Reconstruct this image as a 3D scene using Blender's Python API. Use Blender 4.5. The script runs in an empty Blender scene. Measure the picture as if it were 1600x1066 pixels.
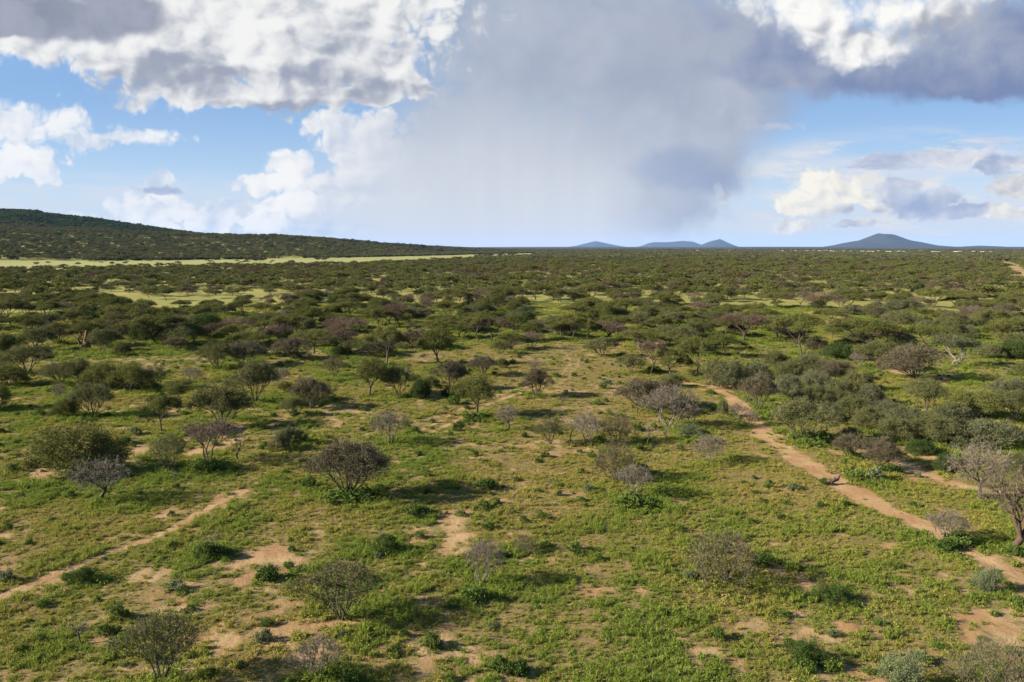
import bpy, math, random
import numpy as np
from mathutils import Vector

# ------------------------------------------------------------------ camera, sun, world, exposure
SC = bpy.context.scene
COL = SC.collection
CAM_H, FPX, HOR = 20.0, 1250.0, 387.0          # camera height, focal length in px of a 1600 px wide photo, horizon row
PITCH = math.atan((533 - HOR) / FPX)
SUN_EL, SUN_AZ = math.radians(24), math.radians(-97)   # azimuth from +Y, negative = left of the view
EXPO = 2.05
K = 2.0 ** -EXPO
SKY_STR = 0.05

cam_data = bpy.data.cameras.new('camera')
cam_data.sensor_width = 36.0
cam_data.lens = 36.0 * FPX / 1600
cam_data.clip_start, cam_data.clip_end = 0.5, 200000
cam = bpy.data.objects.new('camera', cam_data)
cam.location = (0, 0, CAM_H)
cam.rotation_euler = (math.pi / 2 - PITCH, 0, 0)
COL.objects.link(cam)
SC.camera = cam

SUN_DIR = Vector((math.sin(SUN_AZ) * math.cos(SUN_EL), math.cos(SUN_AZ) * math.cos(SUN_EL), math.sin(SUN_EL)))
sun_data = bpy.data.lights.new('sun', 'SUN')
sun_data.energy = 5.0
sun_data.angle = math.radians(0.5)
sun_data.color = (1.0, 0.90, 0.73)
sun = bpy.data.objects.new('sun', sun_data)
sun.rotation_euler = SUN_DIR.to_track_quat('Z', 'Y').to_euler()
COL.objects.link(sun)

SC.view_settings.view_transform = 'Standard'
SC.view_settings.look = 'None'
SC.view_settings.exposure = EXPO
SC.view_settings.gamma = 1
SC.view_settings.use_curve_mapping = False
SC.render.engine = 'CYCLES'
SC.cycles.max_bounces = 5
SC.cycles.diffuse_bounces = 2
SC.cycles.glossy_bounces = 1
SC.cycles.transmission_bounces = 3
SC.cycles.volume_bounces = 0
SC.cycles.transparent_max_bounces = 6
SC.cycles.use_denoising = True
SC.cycles.sample_clamp_indirect = 4


def cam_ray(px, py):
    x, y = (np.asarray(px, float) - 800) / FPX, (533 - np.asarray(py, float)) / FPX
    c, s = math.cos(PITCH), math.sin(PITCH)
    return x, c + y * s, -s + y * c


def lin(c):
    return tuple((v / 12.92 if v <= .04045 else ((v + .055) / 1.055) ** 2.4) for v in (k / 255 for k in c))


# ---- a small expression layer over shader nodes
class E:
    def __init__(s, tree, sock): s.t, s.s = tree, sock
    def _m(s, op, *a, clamp=False):
        n = s.t.nodes.new('ShaderNodeMath'); n.operation = op; n.use_clamp = clamp
        for i, v in enumerate((s,) + a):
            if isinstance(v, E): s.t.links.new(v.s, n.inputs[i])
            else: n.inputs[i].default_value = v
        return E(s.t, n.outputs[0])
    def __add__(s, o): return s._m('ADD', o)
    def __sub__(s, o): return s._m('SUBTRACT', o)
    def __mul__(s, o): return s._m('MULTIPLY', o)
    def __truediv__(s, o): return s._m('DIVIDE', o)
    def max(s, o): return s._m('MAXIMUM', o)
    def smax(s, o, k): return s._m('SMOOTH_MAX', o, k)
    def min(s, o): return s._m('MINIMUM', o)
    def abs(s): return s._m('ABSOLUTE')
    def sat(s): return s._m('ADD', 0.0, clamp=True)
    def step(s, a, b):                         # smoothstep a..b -> 0..1
        n = s.t.nodes.new('ShaderNodeMapRange'); n.interpolation_type = 'SMOOTHSTEP'
        s.t.links.new(s.s, n.inputs[0]); n.inputs[1].default_value = a; n.inputs[2].default_value = b
        return E(s.t, n.outputs[0])


def build_world():
    w = bpy.data.worlds.new('World'); SC.world = w; w.use_nodes = True
    t = w.node_tree; t.nodes.clear(); L = t.links.new
    out = t.nodes.new('ShaderNodeOutputWorld'); bg = t.nodes.new('ShaderNodeBackground')
    bg.inputs[1].default_value = SKY_STR
    L(bg.outputs[0], out.inputs[0])
    sky = t.nodes.new('ShaderNodeTexSky'); sky.sky_type = 'NISHITA'; sky.sun_disc = False
    sky.sun_elevation = SUN_EL; sky.sun_rotation = SUN_AZ
    sky.altitude = 1200; sky.air_density = 1.0; sky.dust_density = 0.6; sky.ozone_density = 2.0
    tc = t.nodes.new('ShaderNodeTexCoord')
    sep = t.nodes.new('ShaderNodeSeparateXYZ'); L(tc.outputs['Generated'], sep.inputs[0])
    X, Y, Z = (E(t, o) for o in sep.outputs)
    Yc = Y.abs().max(0.22)
    U, V = X / Yc * (FPX / 100), Z / Yc * (FPX / 100)
    def vec(u, v):
        n = t.nodes.new('ShaderNodeCombineXYZ'); L(u.s, n.inputs[0]); L(v.s, n.inputs[1]); return n.outputs[0]
    Q = vec(U, V)
    SX, SY = -0.115, 0.09                          # step towards the sun in sky units (1 unit = 100 px)
    Q2 = vec(U + SX, V + SY)
    def noise(q, scale, detail=6.0, rough=.55, sx=1.0, sy=1.0, off=0.0, dist=0.0):
        m = t.nodes.new('ShaderNodeMapping'); L(q, m.inputs[0])
        m.inputs['Location'].default_value = (off, off * .7, 0); m.inputs['Scale'].default_value = (sx, sy, 1)
        n = t.nodes.new('ShaderNodeTexNoise'); n.noise_dimensions = '2D'
        L(m.outputs[0], n.inputs['Vector']); n.inputs['Scale'].default_value = scale
        n.inputs['Detail'].default_value = detail; n.inputs['Roughness'].default_value = rough
        n.inputs['Distortion'].default_value = dist
        return E(t, n.outputs[0])
    def vor(q, scale, detail=2.0, off=0.0):
        m = t.nodes.new('ShaderNodeMapping'); L(q, m.inputs[0]); m.inputs['Location'].default_value = (off, off * .6, 0)
        n = t.nodes.new('ShaderNodeTexVoronoi'); n.voronoi_dimensions = '2D'; n.feature = 'F1'
        L(m.outputs[0], n.inputs['Vector']); n.inputs['Scale'].default_value = scale
        n.inputs['Detail'].default_value = detail; n.inputs['Roughness'].default_value = .6
        return E(t, n.outputs[0])
    def warp(q, amt, scale, off):
        n = t.nodes.new('ShaderNodeTexNoise'); n.noise_dimensions = '2D'
        m = t.nodes.new('ShaderNodeMapping'); L(q, m.inputs[0]); m.inputs['Location'].default_value = (off, off, 0)
        L(m.outputs[0], n.inputs['Vector']); n.inputs['Scale'].default_value = scale; n.inputs['Detail'].default_value = 3
        a = t.nodes.new('ShaderNodeVectorMath'); a.operation = 'MULTIPLY_ADD'
        L(n.outputs['Color'], a.inputs[0]); a.inputs[1].default_value = (amt, amt, 0)
        s = t.nodes.new('ShaderNodeVectorMath'); s.operation = 'SUBTRACT'; L(q, s.inputs[0]); s.inputs[1].default_value = (amt / 2, amt / 2, 0)
        L(s.outputs[0], a.inputs[2])
        return a.outputs[0]
    chain = None
    def blobs(q, lst, k=.12):
        """union of ellipses: 1 in the middle, 0 on the rim, negative outside, in units of the smaller radius-ish"""
        nonlocal chain                         # each ellipse waits for the one before it: keeps the shader's stack small
        f = None
        for (px, py, rx, ry, *r) in lst:
            d = cam_ray(px, py); cu, cv = d[0] / d[1] * FPX / 100, d[2] / d[1] * FPX / 100
            if chain is not None:
                a = t.nodes.new('ShaderNodeVectorMath'); a.operation = 'MULTIPLY_ADD'
                L(chain.s, a.inputs[0]); a.inputs[1].default_value = (1e-9, 1e-9, 0); L(q, a.inputs[2])
            m = t.nodes.new('ShaderNodeMapping'); m.vector_type = 'TEXTURE'; L(a.outputs[0] if chain is not None else q, m.inputs[0])
            m.inputs['Location'].default_value = (float(cu), float(cv), 0)
            m.inputs['Rotation'].default_value = (0, 0, math.radians(r[0] if r else 0))
            m.inputs['Scale'].default_value = (rx / 100, ry / 100, 1)
            n = t.nodes.new('ShaderNodeVectorMath'); n.operation = 'LENGTH'; L(m.outputs[0], n.inputs[0])
            g = E(t, n.outputs['Value'])
            f = g if f is None else f._m('SMOOTH_MIN', g, k)
            chain = f
        return f * -1.0 + 1.0
    def rgb(c, s=1.0):
        return tuple(v * K / SKY_STR * s for v in lin(c)) + (1,)
    def mix(f, a, b):
        n = t.nodes.new('ShaderNodeMix'); n.data_type = 'RGBA'; n.clamp_factor = True
        L(f.s, n.inputs[0])
        for i, v in ((6, a), (7, b)):
            if isinstance(v, tuple): n.inputs[i].default_value = v
            else: L(v, n.inputs[i])
        return n.outputs[2]
    # blue sky, whiter towards the horizon
    base = mix(V.step(3.6, -.1) * .9, sky.outputs[0], rgb((198, 217, 234)))
    blue = mix(V.step(-.2, 2.6) * .8, base, rgb((128, 169, 218)))
    col = blue
    Qw, Q2w = warp(Q, .34, 1.6, 3.0), warp(Q2, .34, 1.6, 3.0)
    n_big = noise(Qw, 1.1, 7, .58)
    v1 = vor(Qw, 2.4, 2.5)
    nl, nl2 = noise(Qw, 1.0, 4, .5, .62, 1.15, 2.0), noise(Q2w, 1.0, 4, .5, .62, 1.15, 2.0)
    vl, vl2 = vor(Qw, 1.5, 1.3, 4.0), vor(Q2w, 1.5, 1.3, 4.0)
    def puff(lst, dark, lit, shade, a1=.5, a2=.9, edge=.16, gain=1.6, bias=.5, darkamt=.8, opac=1.0, scale=1.0, off=.16):
        nonlocal col
        f = blobs(Qw, lst)
        det = (n_big - .5) * a1 - (v1 - .42) * a2
        h = f + det + off
        light = ((nl - nl2) * 1.5 - (vl - vl2) * .42) * gain + bias + (nl - .5) * 1.9 + (n_big - .5) * .5 - (v1 - .42) * .22
        if dark:
            light = light - (blobs(Qw, dark, .3) + (n_big - .5) * .9).step(-.15, .75) * darkamt
        c = mix(light.step(-.55, 1.05), rgb(shade), rgb(lit))
        col = mix(h.step(0.0, edge) * opac, col, c)
    # thin streaks high on the right and low on both sides
    st = noise(Q, 1.0, 6, .6, .35, 2.6, 5.0)
    col = mix(st.step(.34, .60) * blobs(Q, [(1440, 315, 440, 125), (1250, 340, 330, 80), (200, 330, 420, 70), (60, 350, 330, 60), (420, 350, 420, 70), (1000, 330, 300, 70)], .3).step(0, .5) * .75, col, rgb((216, 222, 234)))
    st2 = noise(Q, 1.3, 6, .6, .45, 2.2, 15.0)
    col = mix(st2.step(.5, .68) * blobs(Q, [(1480, 262, 330, 60)], .3).step(0, .5) * .8, col, rgb((168, 178, 202)))
    st3 = noise(Q, 1.6, 6, .6, .4, 1.8, 25.0)
    col = mix(st3.step(.46, .62) * blobs(Q, [(1430, 290, 320, 95), (1480, 350, 360, 46)], .3).step(0, .4) * .8, col, rgb((238, 232, 224)))
    # milky air right over the horizon
    col = mix(V.step(1.0, -.05) * .6, col, rgb((200, 213, 224)))
    # row of small cumulus over the horizon
    puff([(215, 335, 62, 40), (262, 330, 38, 36), (305, 345, 34, 26), (352, 342, 50, 34), (415, 350, 60, 24), (60, 262, 60, 26), (20, 250, 50, 34), (243, 284, 26, 18), (255, 272, 12, 10),
          (120, 350, 80, 20), (520, 355, 70, 18)], None,
         (244, 245, 246), (176, 198, 226), .5, .85, .35, 1.6, .66, opac=.92, off=.34)
    puff([(248, 297, 66, 9, 0)], None, (162, 178, 210), (148, 166, 202), .7, .45, .6, .5, .5, opac=.75, off=.05)
    puff([(1262, 318, 58, 22), (1290, 292, 46, 34), (1330, 305, 40, 30), (1370, 318, 34, 20), (1235, 355, 34, 14), (1350, 350, 52, 9), (1130, 300, 26, 20), (1240, 322, 36, 12), (1568, 330, 60, 14), (1590, 292, 50, 22)],
         [(1330, 335, 60, 16)], (250, 246, 232), (176, 180, 196), .4, .65, .38, 1.9, .66, .45, off=.32)
    puff([(1440, 318, 66, 30), (1410, 300, 46, 22), (1500, 330, 50, 14), (1400, 292, 22, 16), (1450, 245, 120, 12, 3), (1580, 250, 60, 10), (1545, 262, 44, 12)],
         [(1440, 325, 90, 30)], (226, 228, 234), (150, 166, 200), .4, .55, .42, 1.4, .5, .5, opac=.85, off=.3)
    # white columns left of the rain
    puff([(570, 225, 95, 62), (600, 275, 110, 55), (450, 262, 60, 26), (425, 285, 60, 20), (520, 290, 80, 28), (530, 195, 56, 24), (470, 320, 90, 24)],
         [(640, 290, 80, 30)], (247, 247, 246), (192, 204, 224), .45, .65, .42, 1.5, .66, .3, off=.34)
    # grey rain mass with its pale shaft
    nr = noise(Q, .7, 5, .5, 1, 1, 9.0)
    body = (blobs(Qw, [(900, -170, 420, 220), (880, 60, 330, 220), (760, 230, 190, 170), (930, 250, 270, 130), (1040, 130, 210, 130), (1110, 262, 80, 66), (1090, 210, 120, 90), (1010, 320, 150, 60)], .3) + (nr - .5) * .35 - (v1 - .42) * .18)
    tone = (nr - .5) * 1.1 + .5 - (v1 - .42) * .12
    col = mix(body.step(-.14, .5), col, mix(tone.step(.1, .9), rgb((165, 176, 196)), rgb((190, 199, 213))))
    streak = noise(Q, 1.0, 4, .5, 2.6, .12, 31.0)
    shaft = blobs(Q, [(770, 330, 330, 270, 0)], .3)
    col = mix(shaft.step(.0, .62) * V.step(3.2, .5) * ((streak - .5) * .4 + .92), col, rgb((214, 219, 227)))
    dk = blobs(Qw, [(1120, 285, 60, 30), (1060, 262, 90, 40)], .3) + (nr - .5) * .5
    col = mix(dk.step(.0, .6) * .5, col, rgb((146, 162, 196)))
    # pale wisp and small cumulus at the right flank of the rain
    puff([(1160, 190, 44, 16), (1205, 196, 60, 9), (1125, 172, 20, 12), (1122, 300, 20, 18)], None, (224, 227, 234), (176, 188, 212), .7, .6, .55, 1.4, .55, opac=.75, off=.08)
    # long white cloud on the left
    puff([(60, 205, 130, 30), (190, 216, 96, 17), (10, 190, 70, 30), (40, 243, 56, 18), (-60, 215, 120, 50)], [(90, 224, 110, 10)], (246, 247, 248), (184, 200, 222), .5, .65, .6, 1.5, .66, .45, opac=.95, off=.38)
    # the big bright cumulus at upper left
    puff([(330, 60, 260, 95), (480, 90, 190, 82), (140, 55, 210, 42), (280, 130, 120, 38), (590, 110, 90, 55), (640, 132, 60, 26), (520, 20, 200, 80), (60, 20, 200, 58), (400, 150, 190, 22), (220, 105, 70, 40), (560, 150, 90, 18), (430, -40, 340, 110), (260, -190, 420, 150)],
         [(330, 125, 130, 30), (480, 118, 110, 26), (590, 140, 110, 22), (300, 95, 80, 24), (430, 165, 150, 12)],
         (244, 244, 242), (160, 167, 184), .42, .55, .42, 1.9, .60, .62, off=.36)
    # grey layer above it at far left
    gl = blobs(Qw, [(95, 28, 175, 36, -3), (190, 22, 80, 44), (40, 40, 120, 22), (60, -20, 220, 30)], .3) + (n_big - .5) * .45
    col = mix(gl.step(.0, .4) * .95, col, mix(n_big.step(.3, .7), rgb((138, 145, 166)), rgb((160, 166, 182))))
    veil = blobs(Qw, [(1150, 95, 300, 80), (1020, 60, 300, 120), (1150, 160, 130, 60)], .3) + (nr - .5) * .5
    col = mix(veil.step(-.1, .6) * .8, col, mix(tone.step(.1, .9), rgb((158, 168, 190)), rgb((180, 188, 203))))
    # dark base and white top of the cloud at upper right
    ur = blobs(Qw, [(1420, 118, 320, 46, -2), (1250, 95, 170, 55), (1560, 70, 180, 90), (1130, 60, 150, 60), (1520, 140, 160, 24)], .3) + (n_big - .5) * .3 - (v1 - .42) * .14
    col = mix(ur.step(-.05, .45), col, mix(((n_big - .5) * 1.2 + (nl - .5) * .8 + (V - 2.2) * .35 - U * .055 + .62).step(.1, 1.0), rgb((124, 140, 178)), rgb((172, 180, 197))))
    wt = blobs(Qw, [(1290, 40, 130, 62, -18), (1360, 66, 120, 46, 10), (1250, 0, 130, 50), (1420, 20, 170, 52, 8), (1330, -120, 240, 110), (1330, 95, 56, 24), (1500, -20, 150, 50)], .3) + (n_big - .5) * .4 - (v1 - .42) * .35
    wl = (nl - nl2) * 2.2 - (vl - vl2) * .7 + .78 + (n_big - .5) * .6 - blobs(Q, [(1520, 40, 190, 52, 12)], .3).step(-.1, .8) * .75
    col = mix(wt.step(-.05, .62), col, mix(wl.step(.0, .9), rgb((168, 172, 184)), rgb((253, 252, 248))))
    col = mix(Y.step(-.25, .12), blue, col)
    L(col, bg.inputs[0])
    w.cycles.sampling_method = 'NONE'


build_world()
# ------------------------------------------------------------------ helpers
rng = np.random.default_rng(11)


def ground_at(px, py):
    """the point of the flat plain seen at a photo pixel"""
    x, y, z = cam_ray(px, py)
    t = CAM_H / np.maximum(-z, 1e-6)
    return x * t, y * t, t


def hash2(ix, iy, seed):
    h = (ix.astype(np.int64) * 374761393 + iy.astype(np.int64) * 668265263 + seed * 1442695041) & 0xFFFFFFFF
    h = ((h ^ (h >> 13)) * 1274126177) & 0xFFFFFFFF
    return ((h ^ (h >> 16)) & 0xFFFFFF) / float(0xFFFFFF)


def vnoise(x, y, seed=0):
    ix, iy = np.floor(x), np.floor(y)
    fx, fy = x - ix, y - iy
    fx, fy = fx * fx * (3 - 2 * fx), fy * fy * (3 - 2 * fy)
    a, b = hash2(ix, iy, seed), hash2(ix + 1, iy, seed)
    c, d = hash2(ix, iy + 1, seed), hash2(ix + 1, iy + 1, seed)
    return (a * (1 - fx) + b * fx) * (1 - fy) + (c * (1 - fx) + d * fx) * fy


def fbm(x, y, seed=0, octs=4):
    s, a, t = 0, 1.0, 0
    for o in range(octs):
        s = s + a * vnoise(x * 2 ** o + 17.3 * o, y * 2 ** o - 9.1 * o, seed + o); t += a; a *= .5
    return s / t


def sstep(a, b, v):
    t = np.clip((v - a) / (b - a), 0, 1)
    return t * t * (3 - 2 * t)


def seg_dist(x, y, pts):
    d = np.full(np.shape(x), 1e9)
    for (ax, ay), (bx, by) in zip(pts[:-1], pts[1:]):
        vx, vy = bx - ax, by - ay
        t = np.clip(((x - ax) * vx + (y - ay) * vy) / (vx * vx + vy * vy + 1e-9), 0, 1)
        d = np.minimum(d, np.hypot(x - ax - t * vx, y - ay - t * vy))
    return d


def in_poly(x, y, poly):
    r = np.zeros(np.shape(x), bool)
    for (ax, ay), (bx, by) in zip(poly, poly[1:] + poly[:1]):
        c = ((ay > y) != (by > y)) & (x < (bx - ax) * (y - ay) / (by - ay + 1e-12) + ax)
        r ^= c
    return r


def gpts(pix):
    return [tuple(float(v) for v in ground_at(a, b)[:2]) for a, b in pix]


# ------------------------------------------------------------------ terrain
def ridge(x, y):
    px = 800 + FPX * x / np.maximum(y, 1.0)
    r = np.hypot(x, y)
    rs = np.interp(px, [0, 500, 640, 840, 1000], [1080, 1520, 1900, 3600, 6000])
    rn = rs + 1000; rf = rn + 1500
    zn = np.interp(px, [-900, -300, 0, 200, 340, 430, 480, 600, 700, 800, 860], [26, 27, 23, 22, 19, 19, 15, 6, 1, -3, -8]) / FPX * rn + CAM_H - 4
    zf = np.interp(px, [-900, -300, 0, 60, 150, 250, 330, 345, 420, 520], [54, 51, 47, 46, 37, 26, 15, 9, -6, -10]) / FPX * rf + CAM_H - 4
    zn, zf = np.maximum(zn, 0), np.maximum(zf, 0)
    z = zn * sstep(0, 1, (r - rs) / (rn - rs)) ** 1.2
    z = np.where(r > rn, zn + (zf - zn) * sstep(0, 1, (r - rn) / (rf - rn)), z)
    z = np.where(r > rf, zf * (1 - sstep(0, 1, (r - rf) / 3000)), z)
    bump = (fbm(x / 160, y / 160, 77, 3) - .5) * 14 * np.clip(z / 40, 0, 1)
    return np.where(y > 300, np.maximum(z + bump, 0), 0.0)


def gz(x, y):
    x, y = np.asarray(x, float), np.asarray(y, float)
    r = np.hypot(x, y)
    near = (fbm(x / 9, y / 9, 5, 3) - .5) * .35 + (fbm(x / 1.6, y / 1.6, 8, 3) - .5) * .16
    return near * np.clip(1 - r / 700, 0.1, 1) * np.clip(1 - r / 4000, 0, 1) + ridge(x, y)


TRACKS = [  # photo pixels of the line, half width in metres, strength
    (gpts([(-120, 985), (0, 934), (60, 907), (130, 879), (200, 853), (262, 829), (310, 803), (352, 778), (400, 754)]), .32, 1.0),
    (gpts([(-120, 945), (0, 897), (60, 876), (130, 853), (210, 830), (290, 800), (350, 770), (420, 738), (470, 715)]), .18, .5),
    (gpts([(655, 672), (700, 651), (742, 630), (800, 611), (850, 597)]), .26, .8),
    (gpts([(672, 676), (716, 655), (760, 633), (815, 614), (858, 600)]), .26, .8),
    (gpts([(858, 598), (878, 585), (889, 572), (890, 560), (880, 547), (868, 535)]), .22, .55),
    (gpts([(872, 600), (893, 585), (902, 572), (902, 558), (893, 546), (880, 534)]), .22, .5),
    (gpts([(1070, 598), (1120, 606), (1150, 628), (1175, 658), (1203, 686), (1243, 716), (1292, 746), (1342, 772), (1392, 797), (1432, 817), (1465, 832)]), .85, .92),
    (gpts([(1455, 828), (1500, 855), (1550, 880), (1600, 900), (1680, 930)]), .7, .7),
    (gpts([(1395, 715), (1440, 738), (1490, 757), (1545, 768), (1620, 775)]), .7, .75),
    (gpts([(1345, 618), (1370, 640), (1400, 655), (1450, 668)]), 1.0, .9),
    (gpts([(1500, 960), (1560, 985), (1640, 1010)]), .8, .55),
    (gpts([(1380, 578), (1410, 583)]), 1.4, .8),
]
BARE = [  # photo pixel, radius in metres, strength: sandy patches
    (345, 783, 2.4, .7), (300, 920, 1.6, .6), (405, 903, 1.8, .8), (345, 915, 1.2, .6), (500, 832, 1.8, .6), (440, 822, 1.4, .5), (150, 968, 1.3, .6), (180, 995, 1.1, .6),
    (830, 853, 2.2, .6), (850, 778, 3.2, .6), (765, 800, 2.6, .5), (770, 765, 2.4, .4), (880, 860, 1.5, .6), (640, 955, 2.2, .75), (690, 985, 1.6, .6), (600, 1010, 1.4, .6), (720, 1035, 1.8, .75), (560, 1020, 1.2, .6), (790, 1052, 1.4, .7), (640, 1000, 1.2, .6),
    (1570, 955, 2.2, .8), (1530, 985, 2.0, .7), (1590, 930, 1.6, .7), (1500, 905, 1.6, .5), (1420, 870, 1.6, .4), (1450, 930, 1.4, .5), (1330, 1010, 1.2, .5), (1420, 1010, 1.4, .6), (1370, 1050, 1.4, .7), (1460, 1040, 1.2, .6), (1240, 980, 1.1, .4),
    (540, 645, 4.0, .8), (520, 660, 3.0, .7), (560, 625, 3.5, .6), (640, 745, 2.0, .5), (610, 770, 1.8, .7), (700, 615, 4, .6),
    (890, 612, 5, .75), (940, 600, 6, .6), (920, 640, 5, .6), (905, 575, 6, .45), (830, 605, 4, .6), (960, 570, 6, .45), (840, 545, 7, .4),
    (1110, 603, 4, .9), (1140, 625, 3.5, .8), (1100, 640, 4, .55), (1030, 560, 5, .8), (1110, 585, 4, .7), (1060, 655, 3, .5), (1060, 785, 2, .7), (1090, 830, 1.4, .4), (1180, 790, 1.6, .3),
    (1420, 735, 3, .8), (1480, 750, 2.6, .7), (1300, 690, 2.5, .7), (1250, 640, 3, .6), (1380, 640, 4, .8), (1400, 575, 8, .5), (1430, 730, 2, .8), (1260, 800, 1.6, .4), (1150, 745, 1.8, .3),
    (1330, 610, 4, .5), (470, 560, 7, .6), (640, 560, 7, .6), (180, 672, 2.0, .7), (150, 665, 1.8, .6), (195, 685, 1.6, .6), (380, 665, 3, .7), (440, 590, 5, .5), (20, 600, 3, .3), (300, 625, 4, .5),
]
BARE_W = [(*ground_at(a, b)[:2], r, s) for a, b, r, s in BARE]
STRIP = gpts([(-500, 440), (0, 423), (250, 420), (500, 415), (640, 411), (840, 400), (840, 395.4), (640, 400.6), (500, 403.5), (250, 407.3), (0, 410.2), (-500, 420)])
ROAD = gpts([(1640, 455), (1606, 436), (1575, 414), (1545, 400)])
CLEAR = [gpts(p) for p in [                      # grassy openings with no thicket
    [(200, 600), (215, 555), (300, 548), (345, 540), (330, 590), (290, 605)],
    [(860, 640), (850, 560), (820, 535), (900, 528), (970, 548), (985, 600), (990, 650)],
    [(830, 505), (822, 474), (905, 474), (915, 500)],
    [(1390, 640), (1350, 590), (1400, 572), (1560, 560), (1620, 585), (1620, 612), (1470, 618)],
    [(640, 575), (600, 555), (760, 545), (800, 548), (800, 580)],
    [(1050, 590), (1110, 580), (1160, 605), (1250, 700), (1480, 830), (1440, 850), (1250, 760), (1140, 650)],
    [(740, 525), (800, 520), (812, 545), (745, 548)],
    [(500, 640), (470, 600), (600, 590), (650, 640)],
]]
LANE = [gpts([(872, 500), (868, 485), (862, 474)]), gpts([(95, 466), (160, 462), (200, 458)]), gpts([(1130, 600), (1020, 540), (960, 500)]), gpts([(1290, 490), (1300, 470)]), gpts([(1350, 575), (1240, 545), (1130, 510)])]


def soil_map(x, y):
    """1 = bare red sand, 0 = closed grass"""
    n = fbm(x / 5.2 + 3, y / 6.5, 21, 4); f = fbm(x / 1.1, y / 1.5, 41, 3)
    g2 = fbm(x / .5, y / .7, 43, 2)
    s = sstep(.525, .70, n * .58 + f * .42) * .48 + (f - .5) * .45
    for bx, by, r, k in BARE_W:
        d = np.hypot(x - bx, (y - by) * .8) / r
        s = np.maximum(s, k * .72 * np.clip(.95 - d - (f - .5) * 2.8 - (g2 - .5) * 1.8 - (n - .5) * 1.2, 0, 1))
    for pts, hw, k in TRACKS:
        d = seg_dist(x, y, pts) / hw
        s = np.maximum(s, k * sstep(1.8, .6, d + (f - .5) * 2.2 + (n - .5) * 1.2 + (g2 - .5) * .8))
    return np.clip(s, 0, 1)


def strip_map(x, y):
    return in_poly(x, y, STRIP).astype(float)


def build_ground():
    fan = np.radians(np.concatenate([np.linspace(-180, -60, 30, endpoint=False), np.linspace(-60, -40, 20, endpoint=False), np.linspace(-40, 40, 420, endpoint=False), np.linspace(40, 60, 20, endpoint=False), np.linspace(60, 180, 30, endpoint=False)]))
    rad = np.concatenate([[0.01, 4, 10, 18, 24], np.geomspace(28, 300, 460), np.geomspace(303, 6000, 420), np.geomspace(6100, 44000, 60)])
    A, R = np.meshgrid(fan, rad)
    x, y = R * np.sin(A), R * np.cos(A)
    z = gz(x, y)
    s = np.zeros_like(x)
    near = R < 420
    s[near] = soil_map(x[near], y[near])
    fade = np.clip(1 - (R - 260) / 160, 0, 1)
    s = s * fade
    s = np.maximum(s, sstep(7, 4, seg_dist(x, y, ROAD)))
    st = strip_map(x, y)
    nr, na = x.shape
    i = np.arange(nr * na).reshape(nr, na)
    j = np.roll(i, -1, 1)
    q = np.stack([i[:-1], i[1:], j[1:], j[:-1]], -1).reshape(-1, 4)
    me = mesh_np('ground', np.stack([x, y, z], -1).reshape(-1, 3), q, smooth=True)
    for name, v in (('soil', s), ('strip', st), ('sward', sstep(180, 290, R))):
        a = me.attributes.new(name, 'FLOAT', 'POINT'); a.data.foreach_set('value', v.reshape(-1).astype(np.float32))
    me.materials.append(ground_material())
    o = bpy.data.objects.new('ground', me); COL.objects.link(o); o['kind'] = 'structure'
    return o


def mesh_np(name, v, q, smooth=False, mats=None):
    """mesh from arrays; q (n,4) quads, a row ending in -1 is a triangle"""
    v = np.asarray(v, np.float32); q = np.asarray(q, np.int64)
    cnt = np.where(q[:, 3] < 0, 3, 4)
    loops = q[q >= 0] if (q < 0).any() else q.reshape(-1)
    me = bpy.data.meshes.new(name)
    me.vertices.add(len(v)); me.vertices.foreach_set('co', v.reshape(-1))
    me.loops.add(len(loops)); me.loops.foreach_set('vertex_index', loops.astype(np.int32))
    me.polygons.add(len(q))
    me.polygons.foreach_set('loop_start', np.concatenate([[0], np.cumsum(cnt)])[:len(q)].astype(np.int32))
    if mats is not None: me.polygons.foreach_set('material_index', np.asarray(mats, np.int32))
    me.polygons.foreach_set('use_smooth', np.full(len(q), smooth))
    me.update(calc_edges=True)
    return me


# ------------------------------------------------------------------ materials
def new_mat(name):
    m = bpy.data.materials.new(name); m.use_nodes = True
    t = m.node_tree; t.nodes.clear()
    return m, t, t.nodes.new('ShaderNodeOutputMaterial')


def tnoise(t, vecsock, scale, detail=4, rough=.55):
    n = t.nodes.new('ShaderNodeTexNoise'); n.inputs['Scale'].default_value = scale
    n.inputs['Detail'].default_value = detail; n.inputs['Roughness'].default_value = rough
    if vecsock is not None: t.links.new(vecsock, n.inputs['Vector'])
    return E(t, n.outputs[0])


AL = .94                                       # overall reflectance level of soil and plants


def tmix(t, f, a, b):
    n = t.nodes.new('ShaderNodeMix'); n.data_type = 'RGBA'
    if isinstance(f, E): t.links.new(f.s, n.inputs[0])
    else: n.inputs[0].default_value = f
    for i, v in ((6, a), (7, b)):
        if isinstance(v, tuple): n.inputs[i].default_value = (v[0] * AL, v[1] * AL, v[2] * AL, 1)
        else: t.links.new(v, n.inputs[i])
    return n.outputs[2]


def tattr(t, name, kind='GEOMETRY'):
    n = t.nodes.new('ShaderNodeAttribute'); n.attribute_type = kind; n.attribute_name = name
    return E(t, n.outputs['Fac'])


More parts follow.
